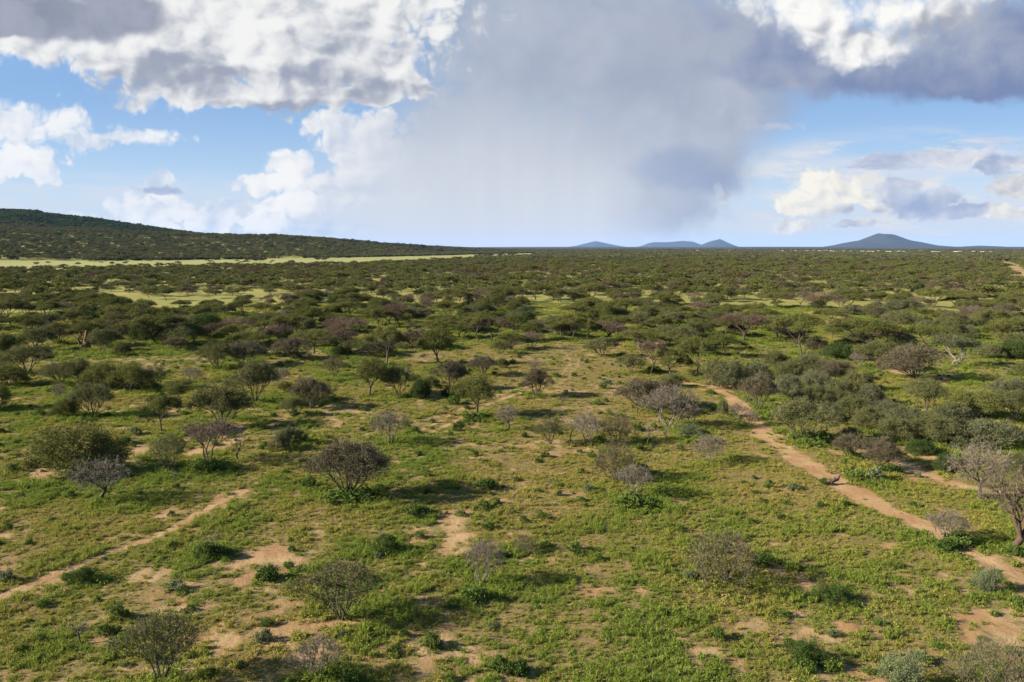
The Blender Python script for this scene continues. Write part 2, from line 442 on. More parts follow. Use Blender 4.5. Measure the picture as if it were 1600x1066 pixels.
def ground_material():
    m, t, out = new_mat('savanna_ground')
    p = t.nodes.new('ShaderNodeBsdfPrincipled'); t.links.new(p.outputs[0], out.inputs[0])
    p.inputs['Roughness'].default_value = .95; p.inputs['Specular IOR Level'].default_value = .1
    g = t.nodes.new('ShaderNodeNewGeometry').outputs['Position']
    speck = tnoise(t, g, 7.0, 4, .7)
    soil, strip = tattr(t, 'soil'), tattr(t, 'strip')
    fine, mid, big = tnoise(t, g, 3.2, 5, .65), tnoise(t, g, .35, 4), tnoise(t, g, .03, 4)
    sward = tattr(t, 'sward')
    grass = tmix(t, mid.step(.35, .65), (.185, .158, .040), (.115, .135, .028))
    under = tmix(t, mid.step(.35, .65), (.125, .094, .036), (.082, .086, .024))
    grass = tmix(t, big.step(.42, .62), grass, (.190, .178, .045))
    grass = tmix(t, fine.step(.45, .70) * .8, grass, (.085, .080, .024))
    under = tmix(t, fine.step(.42, .66) * .8, under, (.060, .050, .020))
    under = tmix(t, speck.step(.47, .60) * .85, under, (.185, .108, .050))
    grass = tmix(t, speck.step(.52, .62) * .4, grass, (.200, .130, .055))
    grass = tmix(t, sward, under, grass)
    sand = tmix(t, mid.step(.35, .65), (.205, .116, .054), (.255, .170, .090))
    sand = tmix(t, fine.step(.48, .75) * .55, sand, (.175, .092, .042))
    sm = (soil + (fine - .5) * .5 + (speck - .5) * .45).step(.24, .66)
    c = tmix(t, sm, grass, sand)
    c = tmix(t, strip, c, tmix(t, mid, (.200, .190, .070), (.150, .160, .050)))
    t.links.new(c, p.inputs['Base Color'])
    b = t.nodes.new('ShaderNodeBump'); b.inputs['Strength'].default_value = .7; b.inputs['Distance'].default_value = .12
    t.links.new(tnoise(t, g, 2.4, 6, .7).s, b.inputs['Height']); t.links.new(b.outputs[0], p.inputs['Normal'])
    return m


def leaf_material(name, c0, c1, trans=.2, attr=None):
    """foliage: two tones drawn by each plant's own number, and by a mottle inside the crown"""
    m, t, out = new_mat(name)
    if not attr: c0, c1 = (tuple(v * .82 for v in c) for c in (c0, c1))
    if attr: r = tattr(t, attr, 'INSTANCER')
    else: r = E(t, t.nodes.new('ShaderNodeObjectInfo').outputs['Random'])
    g = t.nodes.new('ShaderNodeNewGeometry').outputs['Position']
    n = tnoise(t, g, 2.2 if not attr else 3.5, 2)
    f = (r * .75 + (n - .5) * .9 + .1).sat()
    c = tmix(t, f, c0, c1)
    if attr: c = tmix(t, f.step(.16, .0) * .8, c, (.290, .215, .085))   # dry straw
    d = t.nodes.new('ShaderNodeBsdfDiffuse'); tr = t.nodes.new('ShaderNodeBsdfTranslucent')
    t.links.new(c, d.inputs[0]); t.links.new(c, tr.inputs[0])
    x = t.nodes.new('ShaderNodeMixShader'); x.inputs[0].default_value = trans
    t.links.new(d.outputs[0], x.inputs[1]); t.links.new(tr.outputs[0], x.inputs[2]); t.links.new(x.outputs[0], out.inputs[0])
    return m


def plain_material(name, c0, c1, scale=3.0, rough=.9, stretch=None):
    m, t, out = new_mat(name)
    p = t.nodes.new('ShaderNodeBsdfPrincipled'); t.links.new(p.outputs[0], out.inputs[0])
    p.inputs['Roughness'].default_value = rough; p.inputs['Specular IOR Level'].default_value = .2
    c0, c1 = (tuple(v * .82 for v in c) for c in (c0, c1))
    co = t.nodes.new('ShaderNodeTexCoord').outputs['Object']
    t.links.new(tmix(t, tnoise(t, co, scale, 5, .65).step(.3, .7), c0, c1), p.inputs['Base Color'])
    return m


M = {
    'green': leaf_material('acacia_leaf_green', (.086, .098, .026), (.130, .130, .042)),
    'olive': leaf_material('acacia_leaf_olive', (.092, .098, .038), (.130, .130, .056)),
    'greyleaf': leaf_material('thorn_leaf_grey_green', (.096, .102, .050), (.132, .134, .074)),
    'brownleaf': leaf_material('thorn_leaf_brown', (.080, .068, .038), (.108, .094, .054)),
    'rustleaf': leaf_material('pod_covered_crown_rust', (.088, .056, .038), (.112, .076, .052)),
    'darkleaf': leaf_material('evergreen_leaf_dark', (.034, .058, .016), (.058, .082, .024)),
    'weeddark': leaf_material('weed_leaf_dark', (.048, .082, .020), (.078, .112, .030)),
    'forb': leaf_material('weed_leaf', (.070, .112, .022), (.110, .150, .036)),
    'paleforb': leaf_material('weed_leaf_grey', (.105, .130, .066), (.140, .165, .088)),
    'grass': leaf_material('grass_blade', (.240, .210, .048), (.116, .170, .028), .35, 'tint'),
    'twig_grey': plain_material('twig_grey', (.112, .092, .070), (.165, .138, .110), 6),
    'twig_brown': plain_material('twig_brown', (.070, .054, .040), (.112, .088, .066), 6),
    'twig_purple': plain_material('twig_purple', (.112, .078, .060), (.160, .116, .094), 6),
    'bark': plain_material('bark_dark', (.045, .034, .027), (.090, .070, .054), 5),
    'bark_pale': plain_material('bark_pale', (.130, .112, .092), (.200, .176, .148), 5),
    'bark_red': plain_material('bark_red_brown', (.048, .030, .022), (.080, .050, .036), 5),
    'termite': plain_material('termite_earth', (.110, .048, .028), (.165, .080, .046), 4),
    'wall': plain_material('white_plaster', (.62, .61, .58), (.72, .70, .67), 1),
    'roof': plain_material('roof_tin', (.36, .36, .37), (.50, .49, .48), 1, .5),
    'roofred': plain_material('roof_rust', (.34, .20, .14), (.42, .26, .19), 1, .6),
    'mountain_shaded': plain_material('mountain_bush', (.011, .015, .012), (.022, .026, .020), .004),  # cloud shade over the far mountains is darkened into this bush colour
}


# ------------------------------------------------------------------ plants: branching grown towards points of a crown
def tubes(polys, sides):
    """polys: list of (points (k,3), radii (k,)) -> verts, quads"""
    V, Q, base = [], [], 0
    ang = np.arange(sides) / sides * 2 * math.pi
    ca, sa = np.cos(ang)[None, :, None], np.sin(ang)[None, :, None]
    for P, R in polys:
        k = len(P)
        T = np.gradient(P, axis=0); T /= np.linalg.norm(T, axis=1, keepdims=True) + 1e-9
        a = np.array([0, 0, 1.0]) if abs(T[0, 2]) < .8 else np.array([1.0, 0, 0])
        U = np.cross(T, a); U /= np.linalg.norm(U, axis=1, keepdims=True) + 1e-9
        W = np.cross(T, U)
        V.append((P[:, None] + R[:, None, None] * (U[:, None] * ca + W[:, None] * sa)).reshape(-1, 3))
        i = base + np.arange(k * sides).reshape(k, sides); j = np.roll(i, -1, 1)
        Q.append(np.stack([i[:-1], j[:-1], j[1:], i[1:]], -1).reshape(-1, 4))
        base += k * sides
    if not V: return np.zeros((0, 3)), np.zeros((0, 4), int)
    return np.concatenate(V), np.concatenate(Q)


def cards(c, d, n, L, W):
    """small leaf faces: centre, long direction, normal, length, width"""
    s = np.cross(d, n); s /= np.linalg.norm(s, axis=1, keepdims=True) + 1e-9
    L, W = np.asarray(L)[:, None], np.asarray(W)[:, None]
    v = np.stack([c - d * L * .5, c + s * W * .5 - d * L * .1, c + d * L * .5, c - s * W * .5 - d * L * .1], 1)
    return v.reshape(-1, 3), np.arange(len(c) * 4).reshape(-1, 4)


def unit(v): return v / (np.linalg.norm(v, axis=-1, keepdims=True) + 1e-9)


def kmeans(P, k, r, it=5):
    C = P[r.choice(len(P), k, replace=False)]
    for _ in range(it):
        lab = np.argmin(((P[:, None] - C[None]) ** 2).sum(-1), 1)
        C = np.array([P[lab == i].mean(0) if (lab == i).any() else C[i] for i in range(k)])
    return lab


class Grower:
    def __init__(s, seed, rt=.007, pw=.47, f=.42, wig=.12):
        s.r = np.random.default_rng(seed); s.rt, s.pw, s.f, s.wig = rt, pw, f, wig
        s.limbs, s.twigs, s.tips = [], [], []
    def curve(s, a, b, da, r0, r1, k=4):
        L = np.linalg.norm(b - a)
        m = a + da * L * .5 + s.r.normal(0, s.wig * L * .5, 3)
        t = np.linspace(0, 1, k)[:, None]
        P = (1 - t) ** 2 * a + 2 * t * (1 - t) * m + t ** 2 * b
        return P, np.linspace(r0, r1, k)
    def grow(s, a, da, pts, r0=None, thick=7, f=None):
        n = len(pts); rad = s.rt * n ** s.pw
        r0 = min(r0, rad * 1.25) if r0 else rad
        if n <= 3:
            for p in pts:
                P, R = s.curve(a, p, da, s.rt * 1.1, s.rt * .45, 3)
                s.twigs.append((P, R)); s.tips.append((P[1], P[2], unit(P[2] - P[1])))
            return
        c = pts.mean(0); f = f or s.f * s.r.uniform(.8, 1.2)
        e = a + (c - a) * f + s.r.normal(0, s.wig * np.linalg.norm(c - a) * .3, 3)
        P, R = s.curve(a, e, da, r0, rad * .88)
        (s.limbs if n >= thick else s.twigs).append((P, R))
        d = unit(P[-1] - P[-2])
        k = 3 if (n > 12 and s.r.random() < .3) else 2
        lab = kmeans(pts, k, s.r)
        for i in range(k):
            if (lab == i).any(): s.grow(e, unit(d * .6 + unit(pts[lab == i].mean(0) - e) * .7), pts[lab == i], rad * .9, thick)


def crown_points(kind, R, H, n, r, clumps=0):
    """points through a crown's volume"""
    ph = r.uniform(0, 6.28, 5); am = r.uniform(.05, .13, 5)
    out = []
    cl = None
    if clumps:
        ca, cr = r.uniform(0, 6.28, clumps), np.sqrt(r.uniform(0.02, 1, clumps))
        cl = (ca, cr, r.uniform(-.5, .5, clumps))
    while len(out) < n:
        a = r.uniform(0, 6.28); u = math.sqrt(r.random()); dz = 0
        if cl is not None:
            i = r.integers(clumps); q = r.normal(0, .16 if kind == 'umb' else .21, 2)
            X = cl[1][i] * math.cos(cl[0][i]) * .88 + q[0]; Y = cl[1][i] * math.sin(cl[0][i]) * .88 + q[1]
            u, a = min(math.hypot(X, Y), 1.05), math.atan2(Y, X); dz = cl[2][i] * .10
        lob = 1 + sum(am[k] * math.cos((k + 2) * a + ph[k]) for k in range(5))
        w = r.random() ** .6
        if kind == 'fan':   top, bot = 1 - .38 * u ** 2.6, .30 + .22 * u
        elif kind == 'low': top, bot = 1 - .55 * u ** 2.4, .10 + .12 * u
        elif kind == 'umb': top, bot = 1 - .24 * u ** 2.2, .68 + .03 * u
        elif kind == 'ball': top, bot = .62 + .38 * math.sqrt(max(0, 1 - u * u)), .62 - .34 * math.sqrt(max(0, 1 - u * u)) ; w = r.random()
        elif kind == 'dome': top, bot = .35 + .65 * math.sqrt(max(0, 1 - min(u, 1) ** 2)), .05
        elif kind == 'vase': top, bot = .92 - .15 * u + .1 * r.random(), .35 + .3 * u
        z = (bot + (top - bot) * w + dz) * H * (1 + am[0] * math.sin(3 * a + ph[1]) * .6)
        out.append((u * R * lob * math.cos(a), u * R * lob * math.sin(a), z))
    return np.array(out)


def plant_meshes(name, seed, kind, R, H, n, leaf, twig, bark, stems=1, nleaf=30, ll=.12, lw=.05, spread=.22, trunk_h=.0, clumps=0, twiglets=0, rt=.007, wig=.12, pw=.47):
    g = Grower(seed, rt=rt, wig=wig, pw=pw); r = g.r
    pts = crown_points(kind, R, H, n, r, clumps)
    if stems > 1:
        lab = kmeans(unit(pts - np.array([0, 0, -.15 * H])), stems, r)
        for i in range(stems):
            if (lab == i).any():
                c = pts[lab == i].mean(0); b = np.array([c[0] * .06, c[1] * .06, -.08])
                g.grow(b, unit(unit(c - b) + np.array([0, 0, .35])), pts[lab == i], f=r.uniform(.3, .5))
    else:
        th = trunk_h * H; rad = rt * n ** pw
        e = np.array([r.normal(0, .06) * H, r.normal(0, .06) * H, th])
        P, Rr = g.curve(np.array([0, 0, -.1]), e, np.array([0, 0, 1.0]), rad * 1.35, rad, 6)
        Rr[0] *= 1.35
        g.limbs.append((P, Rr))
        lab = kmeans(pts[:, :2], 4 if n > 60 else 2, r)
        for i in set(lab):
            c = pts[lab == i].mean(0)
            g.grow(e, unit(unit(c - e) + np.array([0, 0, .4])), pts[lab == i], rad * .75, f=.45)
    v, q = tubes(g.limbs, 6)
    tm = mesh_np(name + '_trunk', v, q, True); tm.materials.append(M[bark])
    v, q = tubes(g.twigs, 3); mi = np.zeros(len(q), int)
    A = np.array([t[0] for t in g.tips]); B = np.array([t[1] for t in g.tips]); D = np.array([t[2] for t in g.tips])
    if twiglets:
        k = np.repeat(np.arange(len(B)), twiglets); s = r.random((len(k), 1)) * .8 + .2
        o = A[k] + (B[k] - A[k]) * s; d = unit(D[k] * .8 + r.normal(0, .6, (len(k), 3)) + np.array([0, 0, .15]))
        ln = r.uniform(.15, .5, len(k)) * R / 2.6
        cv, cq = cards(o + d * ln[:, None] * .5, d, unit(r.normal(0, 1, (len(k), 3))), ln, np.full(len(k), .022))
        q = np.concatenate([q, cq + len(v)]); v = np.concatenate([v, cv]); mi = np.concatenate([mi, np.zeros(len(cq), int)])
    if nleaf:
        k = np.repeat(np.arange(len(B)), nleaf); s = r.random((len(k), 1)) ** .6 * 1.15
        c = A[k] + (B[k] - A[k]) * s + r.normal(0, spread, (len(k), 3)) * np.array([1, 1, .7])
        nn = unit(r.normal(0, .8, (len(k), 3)) + np.array([0, 0, .55]))
        d = unit(np.cross(nn, r.normal(0, 1, (len(k), 3))) + D[k] * .4)
        z = r.uniform(.6, 1.35, len(k))
        cv, cq = cards(c, d, nn, ll * z, lw * z)
        q = np.concatenate([q, cq + len(v)]); v = np.concatenate([v, cv]); mi = np.concatenate([mi, np.ones(len(cq), int)])
    v[:, 2] = np.maximum(v[:, 2], -.12)
    cm = mesh_np(name + '_crown', v, q, False, mi); cm.materials.append(M[twig]); cm.materials.append(M[leaf])
    w = np.percentile(np.abs(v[:, 0]), 98.5) + np.percentile(np.abs(v[:, 1]), 98.5)
    h = np.percentile(v[:, 2], 99.5)
    return tm, cm, float(w), float(h)


PROTO = {}                                    # kind -> list of (trunk mesh, crown mesh, width, height)
def proto(key, seeds, **k):
    PROTO[key] = [plant_meshes(key, s, **k) for s in seeds]


proto('fan', (1, 2, 3, 51), kind='fan', R=2.7, H=3.9, n=430, leaf='olive', twig='twig_brown', bark='bark', stems=9, nleaf=38, ll=.14, lw=.055, spread=.17, clumps=14)
proto('fandark', (4, 5), kind='low', R=2.9, H=3.3, n=430, leaf='green', twig='twig_brown', bark='bark', stems=8, nleaf=48, ll=.14, lw=.06, spread=.20, clumps=13)
proto('fanbrown', (6, 7, 8, 52), kind='fan', R=2.7, H=3.8, n=560, leaf='brownleaf', twig='twig_grey', bark='bark', stems=11, nleaf=30, ll=.13, lw=.05, spread=.17, twiglets=5, clumps=26)
proto('wisp', (9, 10), kind='fan', R=2.3, H=3.9, n=300, leaf='olive', twig='twig_brown', bark='bark', stems=7, nleaf=22, ll=.14, lw=.045, spread=.15, twiglets=4)
proto('umb', (11, 12, 13, 14), kind='umb', R=3.3, H=5.2, n=420, leaf='green', twig='twig_brown', bark='bark', stems=1, nleaf=48, ll=.15, lw=.065, spread=.20, trunk_h=.30, clumps=15)
proto('round', (15, 16), kind='fan', R=2.6, H=4.8, n=420, leaf='green', twig='twig_brown', bark='bark', stems=1, nleaf=38, ll=.14, lw=.06, spread=.20, trunk_h=.20, clumps=12)
proto('umbrust', (17, 18), kind='umb', R=3.1, H=4.9, n=420, leaf='rustleaf', twig='twig_purple', bark='bark_red', stems=1, nleaf=13, ll=.12, lw=.05, spread=.18, trunk_h=.28, clumps=13, twiglets=5)
proto('purple', (19, 20), kind='vase', R=2.5, H=4.4, n=420, leaf='rustleaf', twig='twig_purple', bark='bark', stems=3, nleaf=5, ll=.10, lw=.04, spread=.16, twiglets=9)
proto('bare', (21, 22, 23), kind='ball', R=2.1, H=3.9, n=420, leaf='brownleaf', twig='twig_grey', bark='bark', stems=1, nleaf=0, trunk_h=.24, twiglets=12, wig=.2)
proto('barefan', (24, 25, 26), kind='fan', R=2.2, H=3.7, n=420, leaf='brownleaf', twig='twig_grey', bark='twig_grey', stems=7, nleaf=1, ll=.1, lw=.04, twiglets=12, wig=.18)
proto('sprawl', (27,), kind='low', R=2.9, H=3.0, n=420, leaf='olive', twig='twig_brown', bark='bark', stems=10, nleaf=9, ll=.12, lw=.05, spread=.14, twiglets=6, wig=.2)
proto('dome', (28, 29), kind='dome', R=2.3, H=2.6, n=420, leaf='darkleaf', twig='twig_brown', bark='bark', stems=8, nleaf=34, ll=.14, lw=.07, spread=.22)
proto('thicket', (30, 31, 32, 53), kind='low', R=2.9, H=2.9, n=460, leaf='greyleaf', twig='twig_brown', bark='bark', stems=9, nleaf=44, ll=.13, lw=.06, spread=.18, clumps=15)
proto('thicketgreen', (33, 34), kind='low', R=2.9, H=2.9, n=460, leaf='olive', twig='twig_brown', bark='bark', stems=9, nleaf=44, ll=.13, lw=.06, spread=.18, clumps=15)
proto('snag', (35, 36), kind='ball', R=1.3, H=3.0, n=70, leaf='brownleaf', twig='twig_grey', bark='bark', stems=1, nleaf=0, trunk_h=.35, twiglets=7, rt=.010, wig=.3)
proto('deadbig', (37,), kind='fan', R=3.0, H=6.2, n=340, leaf='brownleaf', twig='twig_brown', bark='bark_red', stems=1, nleaf=2, trunk_h=.16, twiglets=12, rt=.018, wig=.3)
proto('crooked', (38,), kind='umb', R=3.4, H=4.6, n=300, leaf='greyleaf', twig='bark_pale', bark='bark_pale', stems=4, nleaf=34, ll=.15, lw=.07, spread=.2, clumps=9, wig=.42, rt=.010)
proto('forb', (40, 41, 42), kind='dome', R=.55, H=.6, n=46, leaf='forb', twig='twig_brown', bark='twig_brown', stems=6, nleaf=26, ll=.10, lw=.045, spread=.07, rt=.003)
proto('paleforb', (43, 44), kind='dome', R=.55, H=.75, n=46, leaf='paleforb', twig='twig_brown', bark='twig_brown', stems=6, nleaf=22, ll=.12, lw=.06, spread=.08, rt=.003)
proto('darkforb', (45, 46), kind='dome', R=.6, H=.6, n=50, leaf='weeddark', twig='twig_brown', bark='twig_brown', stems=6, nleaf=28, ll=.10, lw=.05, spread=.07, rt=.003)
proto('weedbush', (60, 61), kind='dome', R=1.2, H=1.0, n=170, leaf='paleforb', twig='twig_brown', bark='twig_brown', stems=7, nleaf=44, ll=.07, lw=.03, spread=.10, rt=.003, clumps=9)
proto('weedbushdark', (62, 63), kind='dome', R=1.2, H=.9, n=170, leaf='weeddark', twig='twig_brown', bark='twig_brown', stems=7, nleaf=44, ll=.07, lw=.03, spread=.10, rt=.003, clumps=9)
# ------------------------------------------------------------------ the setting
build_ground()


def mountain(name, prof, dist, depth, seed):
    px = np.array([p[0] for p in prof], float); el = (HOR - np.array([p[1] for p in prof], float)) / FPX * dist + CAM_H
    n, k = 300, 61
    u = np.linspace(px[0], px[-1], n); w = np.linspace(-1, 1, k)
    U, W = np.meshgrid(u, w)
    X = (U - 800) / FPX * dist; Y = dist + W * depth
    gl = fbm(X / 420 + W * .6, W * 1.7, seed, 4)
    top = np.interp(U, px, el)
    Z = top * np.maximum(0, 1 - np.abs(W) ** 1.25) * (1 - (gl - .4) * .5 * np.abs(W)) - 3
    i = np.arange(n * k).reshape(k, n)
    q = np.stack([i[:-1, :-1], i[:-1, 1:], i[1:, 1:], i[1:, :-1]], -1).reshape(-1, 4)
    me = mesh_np(name, np.stack([X, Y, Z], -1).reshape(-1, 3), q, True); me.materials.append(M['mountain_shaded'])
    o = bpy.data.objects.new(name, me); COL.objects.link(o); o['kind'] = 'structure'


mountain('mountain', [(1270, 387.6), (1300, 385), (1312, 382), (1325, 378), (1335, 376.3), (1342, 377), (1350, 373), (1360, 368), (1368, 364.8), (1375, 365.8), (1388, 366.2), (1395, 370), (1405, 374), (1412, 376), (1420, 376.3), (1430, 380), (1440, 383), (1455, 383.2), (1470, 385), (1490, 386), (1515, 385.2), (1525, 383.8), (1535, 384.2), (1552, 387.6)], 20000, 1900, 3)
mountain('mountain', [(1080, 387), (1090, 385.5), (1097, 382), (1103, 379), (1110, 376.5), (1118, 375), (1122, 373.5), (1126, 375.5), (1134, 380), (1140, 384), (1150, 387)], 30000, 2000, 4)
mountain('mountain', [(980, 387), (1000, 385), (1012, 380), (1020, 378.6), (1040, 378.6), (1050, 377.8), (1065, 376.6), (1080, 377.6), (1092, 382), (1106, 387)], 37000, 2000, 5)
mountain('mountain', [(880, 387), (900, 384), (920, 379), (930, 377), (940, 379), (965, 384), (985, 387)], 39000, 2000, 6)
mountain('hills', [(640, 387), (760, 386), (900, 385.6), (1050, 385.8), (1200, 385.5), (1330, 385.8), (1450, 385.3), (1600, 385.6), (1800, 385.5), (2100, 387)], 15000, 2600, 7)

# ------------------------------------------------------------------ individual plants
NAMES = {  # kind -> object name, category
    'fan': ('thorn_bush', 'bush'), 'fandark': ('thorn_bush', 'bush'), 'fanbrown': ('thorn_bush', 'bush'), 'wisp': ('thorn_bush', 'bush'),
    'umb': ('umbrella_tree', 'tree'), 'round': ('acacia_tree', 'tree'), 'umbrust': ('umbrella_tree', 'tree'), 'purple': ('acacia_tree', 'tree'),
    'bare': ('bare_tree', 'bare tree'), 'barefan': ('bare_shrub', 'bare shrub'), 'sprawl': ('thorn_bush', 'bush'), 'dome': ('evergreen_shrub', 'shrub'),
    'thicket': ('thicket_bush', 'bush'), 'thicketgreen': ('thicket_bush', 'bush'), 'snag': ('dead_sapling', 'dead tree'), 'deadbig': ('dead_tree', 'dead tree'),
    'crooked': ('crooked_tree', 'tree'), 'forb': ('weed_clump', 'weed'), 'paleforb': ('weed_clump', 'weed'), 'weedbush': ('weed_clump', 'weed'), 'weedbushdark': ('weed_clump', 'weed'), 'darkforb': ('weed_clump', 'weed')}
SINGLE = ('umb', 'umbrust', 'round', 'bare', 'snag', 'deadbig')
PLACED = []                                    # x, y, crown radius


def plant(kind, x, y, w, h, label, group=None, var=None, rot=None):
    P = PROTO[kind]; tm, cm, w0, h0 = P[int(rng.integers(len(P))) if var is None else var % len(P)]
    nm, cat = NAMES[kind]
    o = bpy.data.objects.new(nm, None); COL.objects.link(o)
    o.empty_display_size = .3
    sx = w / w0; sy = sx * rng.uniform(.78, 1.15)
    o.location = (x, y, float(gz(x, y)) - .02); o.rotation_euler = (rng.normal(0, .06), rng.normal(0, .06), rng.uniform(0, 6.28) if rot is None else rot)
    o.scale = (sx, sy, h / h0)
    o['label'] = label; o['category'] = cat
    if group: o['group'] = group
    for pn, me in (('trunk' if kind in SINGLE else 'stems', tm), ('crown', cm)):
        c = bpy.data.objects.new(pn, me); COL.objects.link(c); c.parent = o
    PLACED.append((x, y, w * .5))
    return o


def at_px(kind, px, py, wpx, hpx, label, group=None, var=None, rot=None):
    x, y, t = ground_at(px, py)
    k = 1.0 if 'thicket' in kind else 1.14
    return plant(kind, float(x), float(y), float(wpx * t / FPX * k), float(hpx * t / FPX * 1.07), label, group, var, rot)


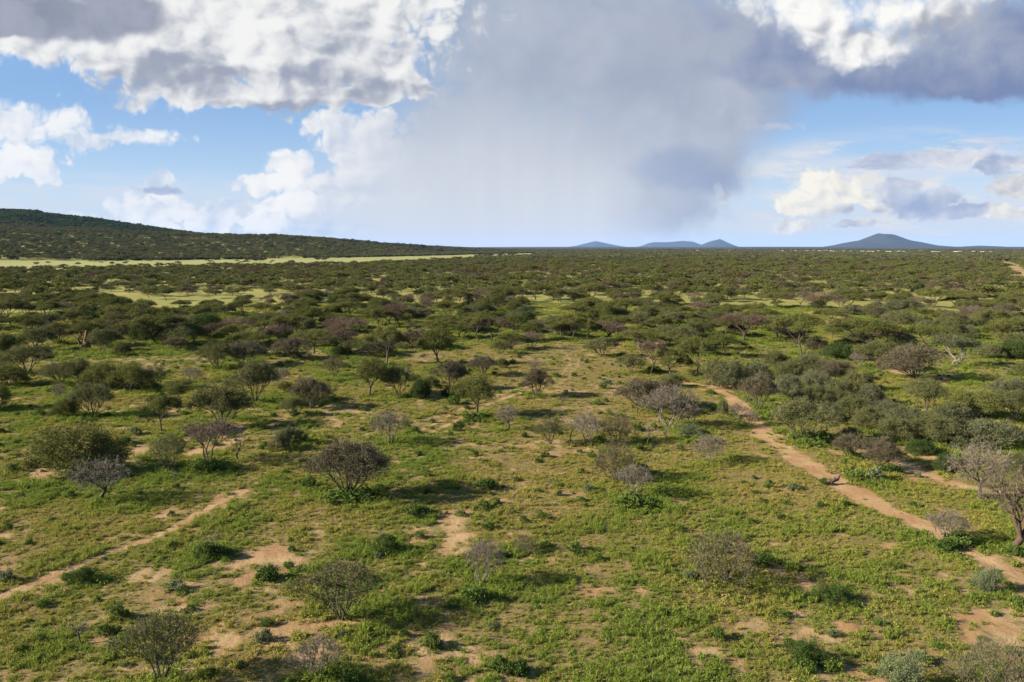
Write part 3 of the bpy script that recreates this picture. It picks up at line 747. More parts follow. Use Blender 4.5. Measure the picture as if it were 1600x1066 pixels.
TH = 'bushes of the thicket right of the sandy path'
TL = 'grey green rounded bush crowded into the thicket right of the sandy path'
TG = 'olive green rounded bush crowded into the thicket right of the sandy path'
CAT = [
    # foreground
    ('wisp', 250, 1064, 104, 108, 'big feathery grey green thorn bush at the bottom left, cut by the lower edge', None, 0),
    ('wisp', 532, 968, 106, 86, 'wispy olive thorn bush standing before the red sand patches at lower left of centre'),
    ('snag', 126, 1006, 34, 44, 'tiny black leafless sapling alone at the far lower left'),
    ('barefan', 498, 1064, 72, 62, 'dark leafless shrub at the bottom edge below the wispy olive bush', None, 0),
    ('snag', 331, 864, 28, 36, 'thin leaning grey sapling in the grass beside the left wheel track'),
    ('barefan', 752, 912, 52, 68, 'slender pale grey leafless shrub in the middle of the foreground grass', None, 1),
    ('sprawl', 1130, 908, 118, 74, 'wide sprawling half bare shrub with many dark stems in the right foreground'),
    ('sprawl', 1560, 1085, 130, 84, 'half bare olive shrub cut off by the bottom right corner'),
    ('deadbig', 1585, 860, 96, 128, 'large dead tree with thick red brown trunk at the right edge'),
    ('bare', 1532, 782, 68, 84, 'tall grey leafless tree with one trunk beside the large dead tree', None, 1),
    ('barefan', 1478, 845, 60, 46, 'grey leafless shrub leaning left at the lower end of the sandy path', None, 1),
    ('fanbrown', 545, 776, 116, 84, 'large brown grey fan shaped thorn bush left of centre with a wide shadow', None, 0),
    ('fandark', 122, 736, 118, 70, 'broad dark green low thorn bush at the left, behind a bare tree', None, 0),
    ('bare', 160, 782, 70, 68, 'round grey brown leafless tree on one trunk at the left', None, 0),
    ('wisp', 266, 738, 60, 58, 'thin yellow green sparse thorn bush beside the purple crowned tree', None, 1),
    ('purple', 325, 724, 74, 64, 'purple brown flat crowned tree with forked trunk left of centre', None, 0),
    ('snag', 372, 719, 32, 38, 'small bare sapling just right of the purple brown crowned tree'),
    ('umb', 252, 675, 62, 54, 'small dark green tree behind the yellow green sparse bush', None, 2),
    ('fan', 348, 664, 74, 63, 'round dark olive thorn bush directly behind the purple brown crowned tree', None, 1),
    ('fan', 147, 652, 76, 51, 'grey olive fan shaped bush behind the broad dark green bush at left', None, 2),
    ('fandark', 105, 652, 34, 28, 'small thin bush at the left foot of a grey olive fan shaped bush'),
    ('barefan', 93, 623, 24, 22, 'small dark leafless shrub alone on the left grass clearing'),
    ('fandark', -2, 640, 44, 38, 'dark bush cut by the left edge, lower of two there'),
    ('fandark', 12, 602, 54, 30, 'dark rounded bush near the left edge, upper of two there'),
    ('barefan', 608, 694, 54, 52, 'brown bare tree with two trunks behind the large fan shaped bush', None, 2),
    ('thicket', 455, 694, 38, 26, 'low blue grey bush in the grass left of the brown two trunked bare tree'),
    ('thicketgreen', 438, 704, 40, 28, 'low green bush touching a low blue grey bush left of centre'),
    ('bare', 795, 672, 34, 38, 'small round leafless tree in the grass below the wheel tracks', None, 2),
    ('snag', 880, 634, 22, 18, 'tiny purple bare shrub on the yellow sandy grass in the centre'),
    ('wisp', 860, 694, 42, 38, 'low grey green bush left of the pale pinkish bare shrub', None, 0),
    ('barefan', 919, 696, 46, 50, 'pale pinkish leafless shrub in the centre of the grass', None, 0),
    ('snag', 891, 689, 26, 40, 'thin bare tree touching the left side of the pale pinkish shrub'),
    ('sprawl', 964, 690, 46, 46, 'thin olive tree with open branches right of the pale pinkish shrub'),
    ('snag', 1012, 699, 22, 40, 'spindly dark sapling alone between the open olive tree and the grey bare clump'),
    ('snag', 1041, 689, 18, 24, 'short bare sapling under the large grey bare clump'),
    ('sprawl', 961, 750, 58, 60, 'leaning brown olive tree with open crown right of centre'),
    ('barefan', 990, 776, 54, 48, 'grey leafless shrub in front of the leaning brown olive tree', None, 2),
    ('barefan', 1110, 722, 50, 42, 'brown grey leafless shrub with upright stems left of the sandy path', None, 0),
    ('barefan', 1046, 668, 78, 62, 'large grey purple bare clump with several pale trunks right of centre', None, 1),
    ('barefan', 1078, 662, 32, 26, 'small bare bush at the right foot of the large grey purple clump'),
    ('snag', 995, 647, 30, 32, 'thin grey tree behind the large grey purple clump, on its left'),
    ('fanbrown', 1012, 640, 92, 42, 'broad grey olive bush behind the large grey purple bare clump', None, 2),
    ('thicketgreen', 1130, 650, 20, 26, 'small green sapling on the sand left of the path'),
    ('barefan', 1152, 656, 26, 26, 'small bare shrub at the left rim of the sandy path, nearer the grey bush'),
    ('barefan', 1171, 664, 22, 24, 'small bare shrub at the left rim of the sandy path, in front of its neighbour'),
    ('fanbrown', 1184, 642, 62, 56, 'grey silvery round bush at the top of the sandy path', None, 1),
    ('fan', 1252, 690, 76, 64, 'large grey green tree with pale forked trunk right of the sandy path', None, 0),
    ('fanbrown', 1372, 727, 60, 44, 'brown round bush on a short stem before the thicket', None, 1),
    ('fanbrown', 1327, 714, 42, 36, 'brown bush touching the left side of another on a short stem before the thicket', None, 2),
    ('dome', 1476, 737, 26, 28, 'narrow dark green creeper covered stump between two sand patches at right'),
    ('paleforb', 1369, 752, 26, 22, 'silvery grey weed standing right of the sandy path', None, 0),
    ('dome', 1440, 708, 38, 20, 'bright green low bush on the sand behind the narrow dark stump'),
    ('thicketgreen', 1592, 748, 46, 40, 'green bush at the right edge behind the dead trees'),
    ('thicketgreen', 1395, 688, 62, 36, 'olive bush with brown flanks in the front row of the thicket'),
    ('thicketgreen', 1460, 690, 74, 40, 'wide olive green bush in the front of the thicket, left of the long pale one'),
    ('thicket', 1540, 697, 116, 38, 'long pale grey green bush spreading to the right edge behind the bare tree'),
    ('thicketgreen', 1330, 697, 44, 30, TG, TH), ('thicketgreen', 1360, 672, 50, 36, TG, TH), ('thicket', 1420, 664, 52, 30, TL, TH), ('thicket', 1386, 655, 60, 28, TL, TH),
    ('thicketgreen', 1332, 652, 56, 32, TG, TH), ('thicket', 1298, 660, 40, 30, TL, TH), ('thicketgreen', 1270, 640, 60, 34, TG, TH), ('thicket', 1232, 622, 52, 34, TL, TH), ('thicketgreen', 1238, 598, 60, 32, TG, TH),
    ('thicket', 1272, 612, 62, 32, TL, TH), ('thicketgreen', 1319, 630, 80, 32, TG, TH), ('thicket', 1356, 632, 50, 30, TL, TH), ('thicketgreen', 1340, 608, 52, 28, TG, TH), ('fanbrown', 1306, 592, 46, 28, 'grey purple bush at the back of the thicket right of the path'),
    ('thicket', 1266, 580, 50, 27, TL, TH), ('thicketgreen', 1210, 575, 44, 26, TG, TH), ('thicketgreen', 1300, 640, 50, 30, TG, TH), ('thicket', 1250, 655, 46, 30, TL, TH),
    ('thicket', 1488, 672, 82, 38, 'wide grey green dome bush casting shade on red sand at right', None, 0),
    ('fandark', 1524, 654, 84, 42, 'dark wide bush behind the wide grey green dome bush at right', None, 0),
    ('fan', 1446, 640, 64, 48, 'fan shaped olive bush standing alone at the rim of the right grass clearing', None, 0),
    ('fan', 1584, 660, 66, 48, 'dark stemmed olive bush at the right edge, cut by it', None, 2),
    ('thicket', 1578, 622, 74, 28, 'flat pale bush at the right edge below the clearing'),
    # middle ground, left
    ('fan', 42, 583, 62, 40, 'dark olive bush on the left slope of the grass clearing, front one', None, 1),
    ('fan', 98, 602, 52, 35, 'leftmost of four olive bushes in a row below the left clearing', None, 2),
    ('fan', 126, 603, 48, 41, 'second from the left of four olive bushes in a row below the left clearing', None, 0),
    ('fandark', 160, 607, 52, 38, 'third from the left of four olive bushes in a row below the left clearing', None, 1),
    ('fandark', 202, 612, 62, 43, 'darkest and rightmost of four olive bushes in a row below the left clearing', None, 0),
    ('wisp', 243, 608, 34, 34, 'thin grey bush just right of the row of four olive bushes'),
    ('barefan', 301, 598, 30, 22, 'small brown leafless bush at the lower end of the left clearing'),
    ('umb', 283, 629, 58, 32, 'low flat crowned tree behind the small dark green tree at left', None, 1),
    ('fan', 341, 577, 58, 41, 'round olive bush at the right end of the left clearing', None, 0),
    ('fanbrown', 380, 572, 72, 36, 'wide purple grey bush touching the round olive bush by the left clearing', None, 0),
    ('fan', 398, 629, 68, 62, 'tall grey green fan tree with pale stems left of the brown bush', None, 1),
    ('fandark', 190, 556, 24, 21, 'small green bush alone on the left clearing beside the termite mound'),
    ('fan', 160, 549, 46, 33, 'grey brown dome bush right behind the termite mound', None, 2),
    ('fan', 56, 549, 46, 34, 'dark bush left of the termite mound, the nearer one', None, 1),
    ('fanbrown', 92, 538, 52, 33, 'purple grey bush left of the termite mound, the farther one', None, 1),
    ('fandark', 10, 552, 40, 29, 'dark bush at the left edge level with the termite mound'),
    ('fanbrown', 186, 530, 48, 28, 'purple brown bush behind the termite mound', None, 2),
    ('dome', 230, 532, 46, 29, 'black green shrub casting a shadow on the left clearing', None, 0),
    ('purple', 278, 526, 40, 32, 'purple brown tree behind the left clearing', None, 1),
    ('dome', 325, 528, 50, 36, 'dark green shrub at the back corner of the left clearing', None, 1),
    ('purple', 370, 530, 42, 33, 'rusty purple tree right of the dark shrub behind the left clearing', None, 0),
    ('umb', 17, 510, 44, 40, 'leftmost umbrella tree with a bare trunk at the left edge', None, 3),
    ('umb', 70, 509, 54, 37, 'dark flat topped umbrella tree with forked trunk at the left', None, 1),
    ('umb', 108, 511, 42, 24, 'low umbrella tree right of the dark one with forked trunk'),
    ('umb', 175, 506, 38, 26, 'umbrella tree above the purple brown bush at left, left of a pair', None, 0),
    ('umb', 202, 507, 42, 26, 'umbrella tree above the black green shrub at left, right of a pair', None, 2),
    # middle ground, centre
    ('umb', 605, 571, 58, 58, 'umbrella tree with a straight dark trunk left of centre', None, 0),
    ('round', 685, 569, 50, 56, 'round crowned tree with a straight dark trunk at the back of the sandy opening', None, 0),
    ('round', 578, 619, 58, 58, 'bushy green tree in front of the umbrella tree with straight dark trunk', None, 1),
    ('fan', 625, 619, 42, 46, 'dark olive fan bush just right of the bushy green tree', None, 0),
    ('dome', 657, 623, 30, 31, 'small dark bush right of the dark olive fan bush', None, 0),
    ('fanbrown', 701, 609, 50, 43, 'brown round bush beside the start of the wheel tracks', None, 2),
    ('thicketgreen', 675, 606, 28, 18, 'low olive bush between the small dark bush and the brown round bush'),
    ('dome', 708, 618, 32, 15, 'low bright dark green shrub under the brown round bush', None, 1),
    ('fanbrown', 487, 638, 62, 46, 'brown olive round bush with short stem left of centre', None, 1),
    ('wisp', 522, 590, 38, 30, 'small thin green bush with pale stems on the sand left of centre', None, 0),
    ('barefan', 437, 603, 28, 28, 'small purple bare bush right of the tall grey green fan tree'),
    ('fandark', 446, 613, 20, 16, 'small dark low bush behind the brown olive round bush'),
    ('fan', 459, 650, 36, 28, 'small olive bush at the left foot of the brown olive round bush'),
    ('round', 745, 649, 66, 60, 'green acacia with a forked trunk at the bend of the wheel tracks', None, 1),
    ('fanbrown', 755, 587, 42, 29, 'grey fan bush behind the green acacia at the wheel tracks', None, 0),
    ('fandark', 784, 574, 20, 14, 'little dark bush right of the grey fan bush in the centre'),
    ('fan', 781, 553, 32, 20, 'small grey olive bush at the back rim of the sandy opening', None, 2),
    ('umb', 748, 534, 42, 40, 'green umbrella tree on the bright grass in the centre, left of a pair', None, 3),
    ('umbrust', 768, 535, 40, 36, 'purple umbrella tree on the bright grass in the centre, right of a pair', None, 0),
    ('umbrust', 625, 513, 42, 39, 'reddish umbrella tree standing above the grey bushes left of centre', None, 1),
    ('umb', 592, 513, 36, 30, 'small green umbrella tree left of the reddish one', None, 1),
    ('umb', 700, 502, 42, 30, 'bright green umbrella tree right of the reddish one', None, 2),
    ('umb', 478, 494, 38, 24, 'neat flat umbrella tree far left of the reddish one', None, 0),
    ('umb', 473, 514, 46, 24, 'wide flat umbrella tree below a neat flat one left of centre', None, 2),
    ('umb', 491, 552, 60, 35, 'broad olive umbrella tree over dark shade left of centre', None, 3),
    ('fanbrown', 459, 562, 54, 32, 'brown bush left of the broad olive umbrella tree', None, 2),
    ('fan', 572, 558, 56, 26, 'olive flat bush left of the umbrella tree with straight dark trunk', None, 0),
    ('dome', 535, 556, 24, 18, 'black green shrub under the crowns beside the broad olive umbrella tree', None, 0),
    ('umbrust', 540, 546, 28, 30, 'small rust coloured tree right of the broad olive umbrella tree', None, 0),
    ('fanbrown', 650, 546, 46, 31, 'grey purple bush between the two trees with straight dark trunks', None, 1),
    ('fanbrown', 838, 620, 52, 42, 'grey brown fan bush at the right end of the wheel tracks', None, 0),
    ('barefan', 836, 579, 22, 15, 'little grey shrub behind the grey brown fan bush at the wheel tracks'),
    ('purple', 832, 545, 30, 26, 'brown round tree on the bright green grass in the centre', None, 1),
    ('umb', 893, 533, 46, 38, 'flat green umbrella tree at the back of the central sandy opening', None, 1),
    ('umb', 916, 533, 34, 34, 'thin trunked umbrella tree touching the flat green one behind the opening', None, 0),
    ('umbrust', 946, 533, 62, 30, 'wide grey purple umbrella tree behind the central sandy opening', None, 1),
    ('fan', 942, 557, 54, 28, 'olive bush in front of the wide grey purple umbrella tree', None, 2),
    ('snag', 895, 556, 16, 18, 'tiny bare sapling on the sand of the central opening'),
    ('umbrust', 1017, 586, 36, 52, 'leaning tree with red brown trunk and thin purple crown', None, 0),
    ('round', 1048, 586, 56, 38, 'green low tree right of the leaning red trunked tree', None, 0),
    ('umb', 1087, 589, 46, 58, 'tall umbrella tree with a thin straight trunk above the sandy path', None, 3),
    ('fan', 987, 583, 38, 27, 'grey green bush left of the leaning red trunked tree', None, 1),
    ('thicketgreen', 1050, 605, 50, 20, 'low bright green bush under the green low tree by the path'),
    ('thicketgreen', 1118, 603, 52, 40, 'thick green bush at the head of the sandy path, left of a pair'),
    ('thicket', 1150, 608, 54, 42, 'thick grey green bush at the head of the sandy path, right of a pair'),
    ('thicket', 1184, 592, 44, 24, 'low grey bush behind the pair at the head of the sandy path'),
    # middle ground, right
    ('umb', 1252, 556, 66, 63, 'tall green tree with bare trunk standing above the thicket', None, 2),
    ('umb', 1342, 526, 46, 28, 'flat green umbrella tree right of the tall one, in shade beneath', None, 3),
    ('umb', 1364, 528, 40, 28, 'dark flat umbrella tree touching the right of another beyond the thicket', None, 0),
    ('fan', 1404, 522, 55, 34, 'neat dome shaped olive tree standing clear in the right middle distance', None, 0),
    ('dome', 1409, 542, 44, 20, 'low black green shrub below the neat dome shaped tree', None, 0),
    ('umb', 1448, 543, 62, 34, 'wide green tree right of the low black green shrub', None, 1),
    ('fan', 1487, 530, 40, 27, 'round olive tree behind the crooked pale branched tree', None, 2),
    ('crooked', 1490, 573, 72, 46, 'crooked tree with white bent branches and grey tufts beside the right clearing'),
    ('fanbrown', 1430, 591, 84, 50, 'largest grey olive dome bush at the left rim of the right clearing', None, 2),
    ('fan', 1376, 578, 66, 42, 'flat topped olive bush left of the largest dome bush', None, 1),
    ('barefan', 1344, 574, 28, 24, 'small purple bush left of the flat topped olive bush'),
    ('dome', 1309, 562, 40, 26, 'dark green bush between the tall tree and the flat topped olive bush', None, 1),
    ('fanbrown', 1276, 557, 34, 28, 'brown bush right beside the trunk of the tall green tree', None, 1),
    ('fan', 1266, 586, 54, 30, 'grey olive bush in front of the trunk of the tall green tree', None, 0),
    ('umbrust', 1284, 487, 48, 29, 'wide purple umbrella tree in the right distance', None, 1),
    ('umbrust', 1251, 483, 30, 24, 'smaller purple umbrella tree left of the wide purple one', None, 0),
    ('umb', 1574, 538, 56, 38, 'green umbrella tree at the right edge behind the clearing', None, 1),
    ('thicketgreen', 1545, 560, 50, 22, 'low green bush right of the crooked pale branched tree'),
    ('fandark', 1596, 590, 26, 22, 'dark small bush at the right edge behind a white fallen log'),
]
for row in CAT:
    at_px(*row)

# weeds: the clumps that stand out of the grass
WD = [
    ('weedbushdark', 135, 908, 40, 22, 'dark green weed clump between the left wheel track and the sapling'), ('darkforb', 232, 785, 0, 0, ''),
    ('forb', 163, 992, 22, 16, 'bright green round weed clump on red sand right of the black sapling'), ('darkforb', 328, 872, 38, 24, 'dark weed clump at the foot of the thin leaning sapling'),
    ('weedbushdark', 600, 862, 44, 26, 'dark green weed clump left of the slender pale shrub'), ('weedbushdark', 1265, 1034, 60, 34, 'largest dark green weed clump in the lower right foreground'),
    ('weedbushdark', 1300, 938, 62, 26, 'wide green weed mound right of the sprawling shrub shadow'), ('weedbush', 1415, 1062, 64, 48, 'big pale grey green weed at the bottom right'),
    ('weedbush', 1545, 918, 50, 32, 'pale silvery weed bush below the large dead tree'), ('sprawl', 820, 862, 36, 28, 'small half bare shrub right of the slender pale shrub'),
    ('forb', 675, 1012, 30, 22, 'light green weed on the shaded red sand'), ('paleforb', 686, 1012, 14, 12, 'small whitish weed beside a light green one on shaded sand'),
    ('forb', 897, 862, 26, 18, 'bright weed clump on the sand right of the small half bare shrub'), ('darkforb', 760, 765, 34, 18, 'dark weed right of the shadow of the large fan shaped bush'),
    ('darkforb', 650, 806, 36, 20, 'dark weed below the shadow of the large fan shaped bush'), ('darkforb', 810, 1052, 30, 24, 'dark green weed clump at the bottom edge near the centre'),
    ('forb', 780, 1048, 34, 24, 'green weed clump left of a dark one at the bottom edge'), ('paleforb', 1240, 765, 18, 10, 'whitish low weed in the grass left of the path'),
    ('forb', 1445, 1030, 26, 16, 'green weed clump on sand left of the corner shrub'), ('paleforb', 275, 922, 24, 14, 'pale weed on the sand before the left wheel track'),
    ('forb', 185, 968, 26, 22, 'light green leafy weed left of the big feathery bush'), ('paleforb', 410, 1002, 26, 18, 'pale green weed on the sand right of the big feathery bush'),
    ('darkforb', 420, 905, 34, 22, 'dark weed clump left of the wispy olive bush'), ('paleforb', 1120, 690, 0, 0, ''),
    ('forb', 1500, 850, 50, 18, 'lush green weeds around the foot of the leaning grey shrub'), ('darkforb', 1480, 858, 44, 16, 'dark weeds in front of the leaning grey shrub'),
    ('forb', 1590, 945, 24, 16, 'green weed clump at the right edge on pale sand'), ('paleforb', 1080, 905, 20, 12, 'grey weed left of the sprawling shrub'),
    ('darkforb', 870, 590, 14, 7, 'tiny dark weed inside the curve of the wheel tracks'), ('paleforb', 948, 600, 14, 7, 'tiny grey weed on the yellow sandy grass'),
    ('forb', 990, 790, 56, 20, 'lush weeds under the grey leafless shrub right of centre'), ('darkforb', 1195, 880, 44, 14, 'dark weeds at the right foot of the sprawling shrub'),
    ('forb', 1340, 748, 34, 14, 'green weeds left of the silvery weed by the path'), ('darkforb', 40, 905, 0, 0, ''),
    ('darkforb', 1390, 738, 34, 14, 'dark weeds in the shade of the brown round bush'), ('forb', 1270, 690, 60, 18, 'lush green weeds around the pale forked trunk'),
    ('weedbush', 1075, 678, 46, 14, 'blue green weeds right of the large bare clump'), ('forb', 545, 782, 60, 18, 'fresh green weeds at the foot of the large fan shaped bush'),
    ('forb', 745, 655, 46, 12, 'green weeds at the foot of the acacia by the tracks'), ('forb', 330, 735, 60, 16, 'lush weeds under the purple brown crowned tree'),
]
for k, px, py, w, h, lab in WD:
    if w: at_px(k, px, py, w, h, lab)


# ------------------------------------------------------------------ single things: termite mound, logs, town
def thing_mesh(name, me, label, cat, loc=(0, 0, 0), rotz=0.0, group=None):
    o = bpy.data.objects.new(name, me); COL.objects.link(o); o.location = loc; o.rotation_euler = (0, 0, rotz)
    o['label'] = label; o['category'] = cat
    if group: o['group'] = group
    return o


def termite_mound():
    x, y, t = (float(v) for v in ground_at(135, 547))
    n, k = 22, 24
    a, zz = np.meshgrid(np.arange(n) / n * 2 * math.pi, np.linspace(0, 1, k))
    prof = np.interp(zz, [0, .08, .2, .35, .5, .62, .8, .93, 1], [1.5, 1.15, .78, .56, .46, .36, .3, .2, .01])
    lump = 1 + (fbm(np.cos(a) * 2 + 5, zz * 6 + np.sin(a) * 2, 61, 4) - .5) * .9
    X, Y, Z = prof * lump * np.cos(a) + .25 * zz ** 2, prof * lump * np.sin(a), zz * 4.1 - .1
    i = np.arange(n * k).reshape(k, n); j = np.roll(i, -1, 1)
    me = mesh_np('termite_mound', np.stack([X, Y, Z], -1).reshape(-1, 3), np.stack([i[:-1], j[:-1], j[1:], i[1:]], -1).reshape(-1, 4), True)
    me.materials.append(M['termite'])
    thing_mesh('termite_mound', me, 'tall red brown termite spire at the left rim of the grass clearing', 'termite mound', (x, y, float(gz(x, y))))
    PLACED.append((x, y - 4, 9))


def fallen_log(px, py, length, label, mat, seed, rotz):
    r = np.random.default_rng(seed); x, y, t = (float(v) for v in ground_at(px, py))
    P = [(np.array([[-length / 2, 0, .12], [-length / 6, .1, .3], [length / 6, -.08, .45], [length / 2, .1, .75]]), np.array([.20, .17, .12, .05]))]
    for s in range(6):
        b = r.uniform(-.3, .45) * length; d = r.normal(0, 1, 3); d[2] = abs(d[2]) + .3; d = unit(d) * length * .28
        o = np.array([b, 0, .3])
        P.append((np.stack([o, o + d * .5 + r.normal(0, .1, 3), o + d]), np.array([.07, .045, .015])))
    v, q = tubes(P, 6); me = mesh_np('fallen_log', v, q, True); me.materials.append(M[mat])
    thing_mesh('fallen_log', me, label, 'log', (x, y, float(gz(x, y))), rotz)


termite_mound()
fallen_log(1590, 583, 4.5, 'bleached white fallen log at the right edge of the clearing', 'bark_pale', 1, 2.9)
fallen_log(1305, 757, 1.2, 'small dark fallen branch lying on the sandy path', 'bark', 2, .4)


def box_mesh(name, x0, x1, y0, y1, z0, z1, mat, gable=0.0):
    v = [(x0, y0, z0), (x1, y0, z0), (x1, y1, z0), (x0, y1, z0), (x0, y0, z1), (x1, y0, z1), (x1, y1, z1), (x0, y1, z1)]
    q = [(0, 1, 5, 4), (1, 2, 6, 5), (2, 3, 7, 6), (3, 0, 4, 7)]
    if gable:
        m = (y0 + y1) / 2; v += [(x0, m, z1 + gable), (x1, m, z1 + gable)]
        q += [(4, 5, 9, 8), (6, 7, 8, 9), (4, 8, 7, -1), (5, 6, 9, -1), (0, 3, 2, 1)]
    else: q += [(4, 5, 6, 7), (0, 3, 2, 1)]
    me = mesh_np(name, v, q); me.materials.append(M[mat]); return me


HOUSE = [(1222, 394.6, 9, 'w', 's'), (1243, 393.4, 8, 'w', 's'), (1262, 393.8, 14, 'w', 's'), (1272, 393.2, 10, 'w', 's'), (1281, 394.2, 16, 'w', 's'), (1290, 393.2, 18, 'w', 's'), (1300, 394.4, 14, 'w', 's'), (1304, 395.6, 12, 's', 's'), (1318, 394.6, 9, 'w', 'r'), (1330, 394.8, 9, 'w', 's'), (1347, 395.2, 12, 'w', 's'), (1360, 395.6, 17, 's', 's'), (1372, 394.2, 9, 'w', 'r'), (1388, 395.8, 14, 'w', 's'), (1403, 395.4, 13, 's', 's'), (1411, 395.8, 9, 'w', 's'), (1437, 395.2, 12, 's', 'r'), (1458, 396.2, 11, 'w', 's'), (1466, 396.2, 9, 'w', 's'), (1493, 396.2, 12, 'w', 's'), (1499, 395.4, 14, 's', 's'), (1521, 395.6, 9, 'w', 's'), (1535, 396.2, 14, 's', 's'), (1548, 395.8, 8, 'w', 'r'), (1090, 393.8, 10, 'w', 's'), (1140, 393.2, 8, 'w', 's')]
HW = [box_mesh('house_wall', -.5, .5, -.35, .35, -.5, 3.2, 'wall'), box_mesh('house_roof', -.54, .54, -.40, .40, 3.2, 3.35, 'roof', 1.5), box_mesh('house_roof', -.54, .54, -.40, .40, 3.2, 3.35, 'roofred', 1.5)]
HOUSE_XY = []
for px, py, wd, wl, rf in HOUSE:
    x, y, t = (float(v) for v in ground_at(px, py))
    o = bpy.data.objects.new('house', None); COL.objects.link(o); o.location = (x, y, float(gz(x, y)) + .3); o.rotation_euler = (0, 0, rng.uniform(-.5, .5))
    o.scale = (wd * 1.15, wd * .9, 1.45)
    o['label'] = 'white house with a rusty roof in the town on the right horizon' if rf == 'r' else ('long pale shed under a tin roof in the town on the right horizon' if wl == 's' else 'small white house under a tin roof in the town on the right horizon')
    o['category'] = 'house'; o['group'] = 'houses of the far town'
    for nm, me in (('wall', HW[0]), ('roof', HW[2] if rf == 'r' else HW[1])):
        c = bpy.data.objects.new(nm, me); COL.objects.link(c); c.parent = o
    HOUSE_XY.append((x, y, wd))

# ------------------------------------------------------------------ the bush belt: individuals nearby, one mass far off
def clear_mask(x, y):
    m = np.zeros(x.shape, bool)
    for c in CLEAR: m |= in_poly(x, y, c)
    for l in LANE: m |= seg_dist(x, y, l) < 1.0 + 5.5 * fbm(x / 14, y / 22, 71, 2) ** 2
    m |= (in_poly(x, y, STRIP) & (hash2(np.floor(x * 3), np.floor(y * 3), 9) > .015)) | (seg_dist(x, y, ROAD) < 7)
    for p, hw, k in TRACKS: m |= seg_dist(x, y, p) < hw + 1.5
    for hx, hy, wd in HOUSE_XY: m |= (np.abs(x - hx) < wd * 1.2) & (y < hy + wd * 1.2) & (y > hy - 230)
    return m


def scatter(r0, r1, cell, fill, seed, half=42.0):
    """jittered grid of points in the wedge of plain ahead of the camera"""
    r = np.random.default_rng(seed)
    nx, ny = int(2 * r1 / cell), int(r1 / cell)
    gx, gy = np.meshgrid(np.arange(nx) * cell - r1, np.arange(ny) * cell)
    x = (gx + r.uniform(0, cell, gx.shape)).ravel(); y = (gy + r.uniform(0, cell, gy.shape)).ravel()
    R = np.hypot(x, y); k = (R > r0) & (R < r1) & (np.abs(np.arctan2(x, y)) < math.radians(half)) & (r.random(len(x)) < fill)
    return x[k], y[k], r


x, y, r = scatter(150, 1250, 6.5, 1.0, 5)
hx, hy, hr = scatter(1080, 2500, 9.0, .52, 15)
hz = gz(hx, hy); hk = (hz > 1.0) & ~clear_mask(hx, hy) & (fbm(hx / 45, hy / 60, 88, 3) > .22)
hx, hy, hz = hx[hk], hy[hk], hz[hk]
R = np.hypot(x, y)
dens = fbm(x / 26, y / 30, 91, 3)
keep = (r.random(len(x)) < np.where(R < 320, .45, .49) + (dens - .5) * np.where(R < 320, 2.4, 1.2)) & ~clear_mask(x, y) & (R < 1250 + r.normal(0, 60, len(x))) & (gz(x, y) < 1.0)
left_open = in_poly(x, y, gpts([(90, 470), (90, 455), (420, 452), (420, 505), (300, 505)]))
keep &= ~(left_open & (r.random(len(x)) < .45))
PX, PY, PR = (np.array(v) for v in zip(*PLACED))
py_row = HOR + CAM_H / np.maximum(y, 1) * FPX
keep &= (py_row < 560)
x, y, R, dens, py_row = x[keep], y[keep], R[keep], dens[keep], py_row[keep]
ok = np.ones(len(x), bool)
for i in np.where(R < 420)[0]:
    ok[i] = not (np.hypot(PX - x[i], PY - y[i]) < PR * .8 + 2.3).any()
x, y, R, dens = x[ok], y[ok], R[ok], dens[ok]
order = np.argsort(R); x, y, R, dens = x[order], y[order], R[order], dens[order]
KINDS = ['umb', 'fan', 'umbrust', 'fanbrown', 'round', 'thicket', 'dome', 'purple', 'barefan']
tone = fbm(x / 45, y / 60, 33, 3)
kind = []
for i in range(len(x)):
    w = np.array([.33, .22, .04 + max(0, tone[i] - .5) * .5, .10, .11, .12, .05, .02 + max(0, tone[i] - .52) * .3, .02])
    kind.append(r.choice(9, p=w / w.sum()))
kind = np.array(kind)
SIZE = [(8.8, 4.8), (7.0, 3.9), (8.2, 4.5), (6.8, 3.6), (6.2, 4.6), (6.8, 2.9), (5.4, 3.0), (5.8, 3.9), (4.8, 3.1)]
sc = r.uniform(.6, 1.1, len(x)) ** 1.0 + .28 * (r.random(len(x)) < .18)
WORD = ['green flat topped acacia', 'olive rounded thorn bush', 'rust brown flat topped acacia', 'grey brown rounded thorn bush', 'green round crowned acacia', 'low grey green bush', 'dark evergreen shrub', 'purple brown acacia', 'grey leafless shrub']
budget = {'tree': 300 - sum(NAMES[c[0]][1] == 'tree' for c in CAT), 'bush': 300 - sum(NAMES[c[0]][1] == 'bush' for c in CAT), 'shrub': 60, 'bare shrub': 40}
single = np.zeros(len(x), bool)
for i in range(len(x)):
    k = KINDS[kind[i]]; cat = NAMES[k][1]
    px = 800 + FPX * x[i] / y[i]
    if not -40 < px < 1640 or budget[cat] <= 0 or R[i] > 330: continue
    budget[cat] -= 1; single[i] = True
    zone = 'left third' if px < 533 else ('middle' if px < 1066 else 'right third')
    plant(k, x[i], y[i], SIZE[kind[i]][0] * sc[i], SIZE[kind[i]][1] * sc[i] * r.uniform(.9, 1.1),
          '%s in the dense bush belt, %s of the view' % (WORD[kind[i]], zone), WORD[kind[i]] + ' plants of the bush belt, ' + zone)


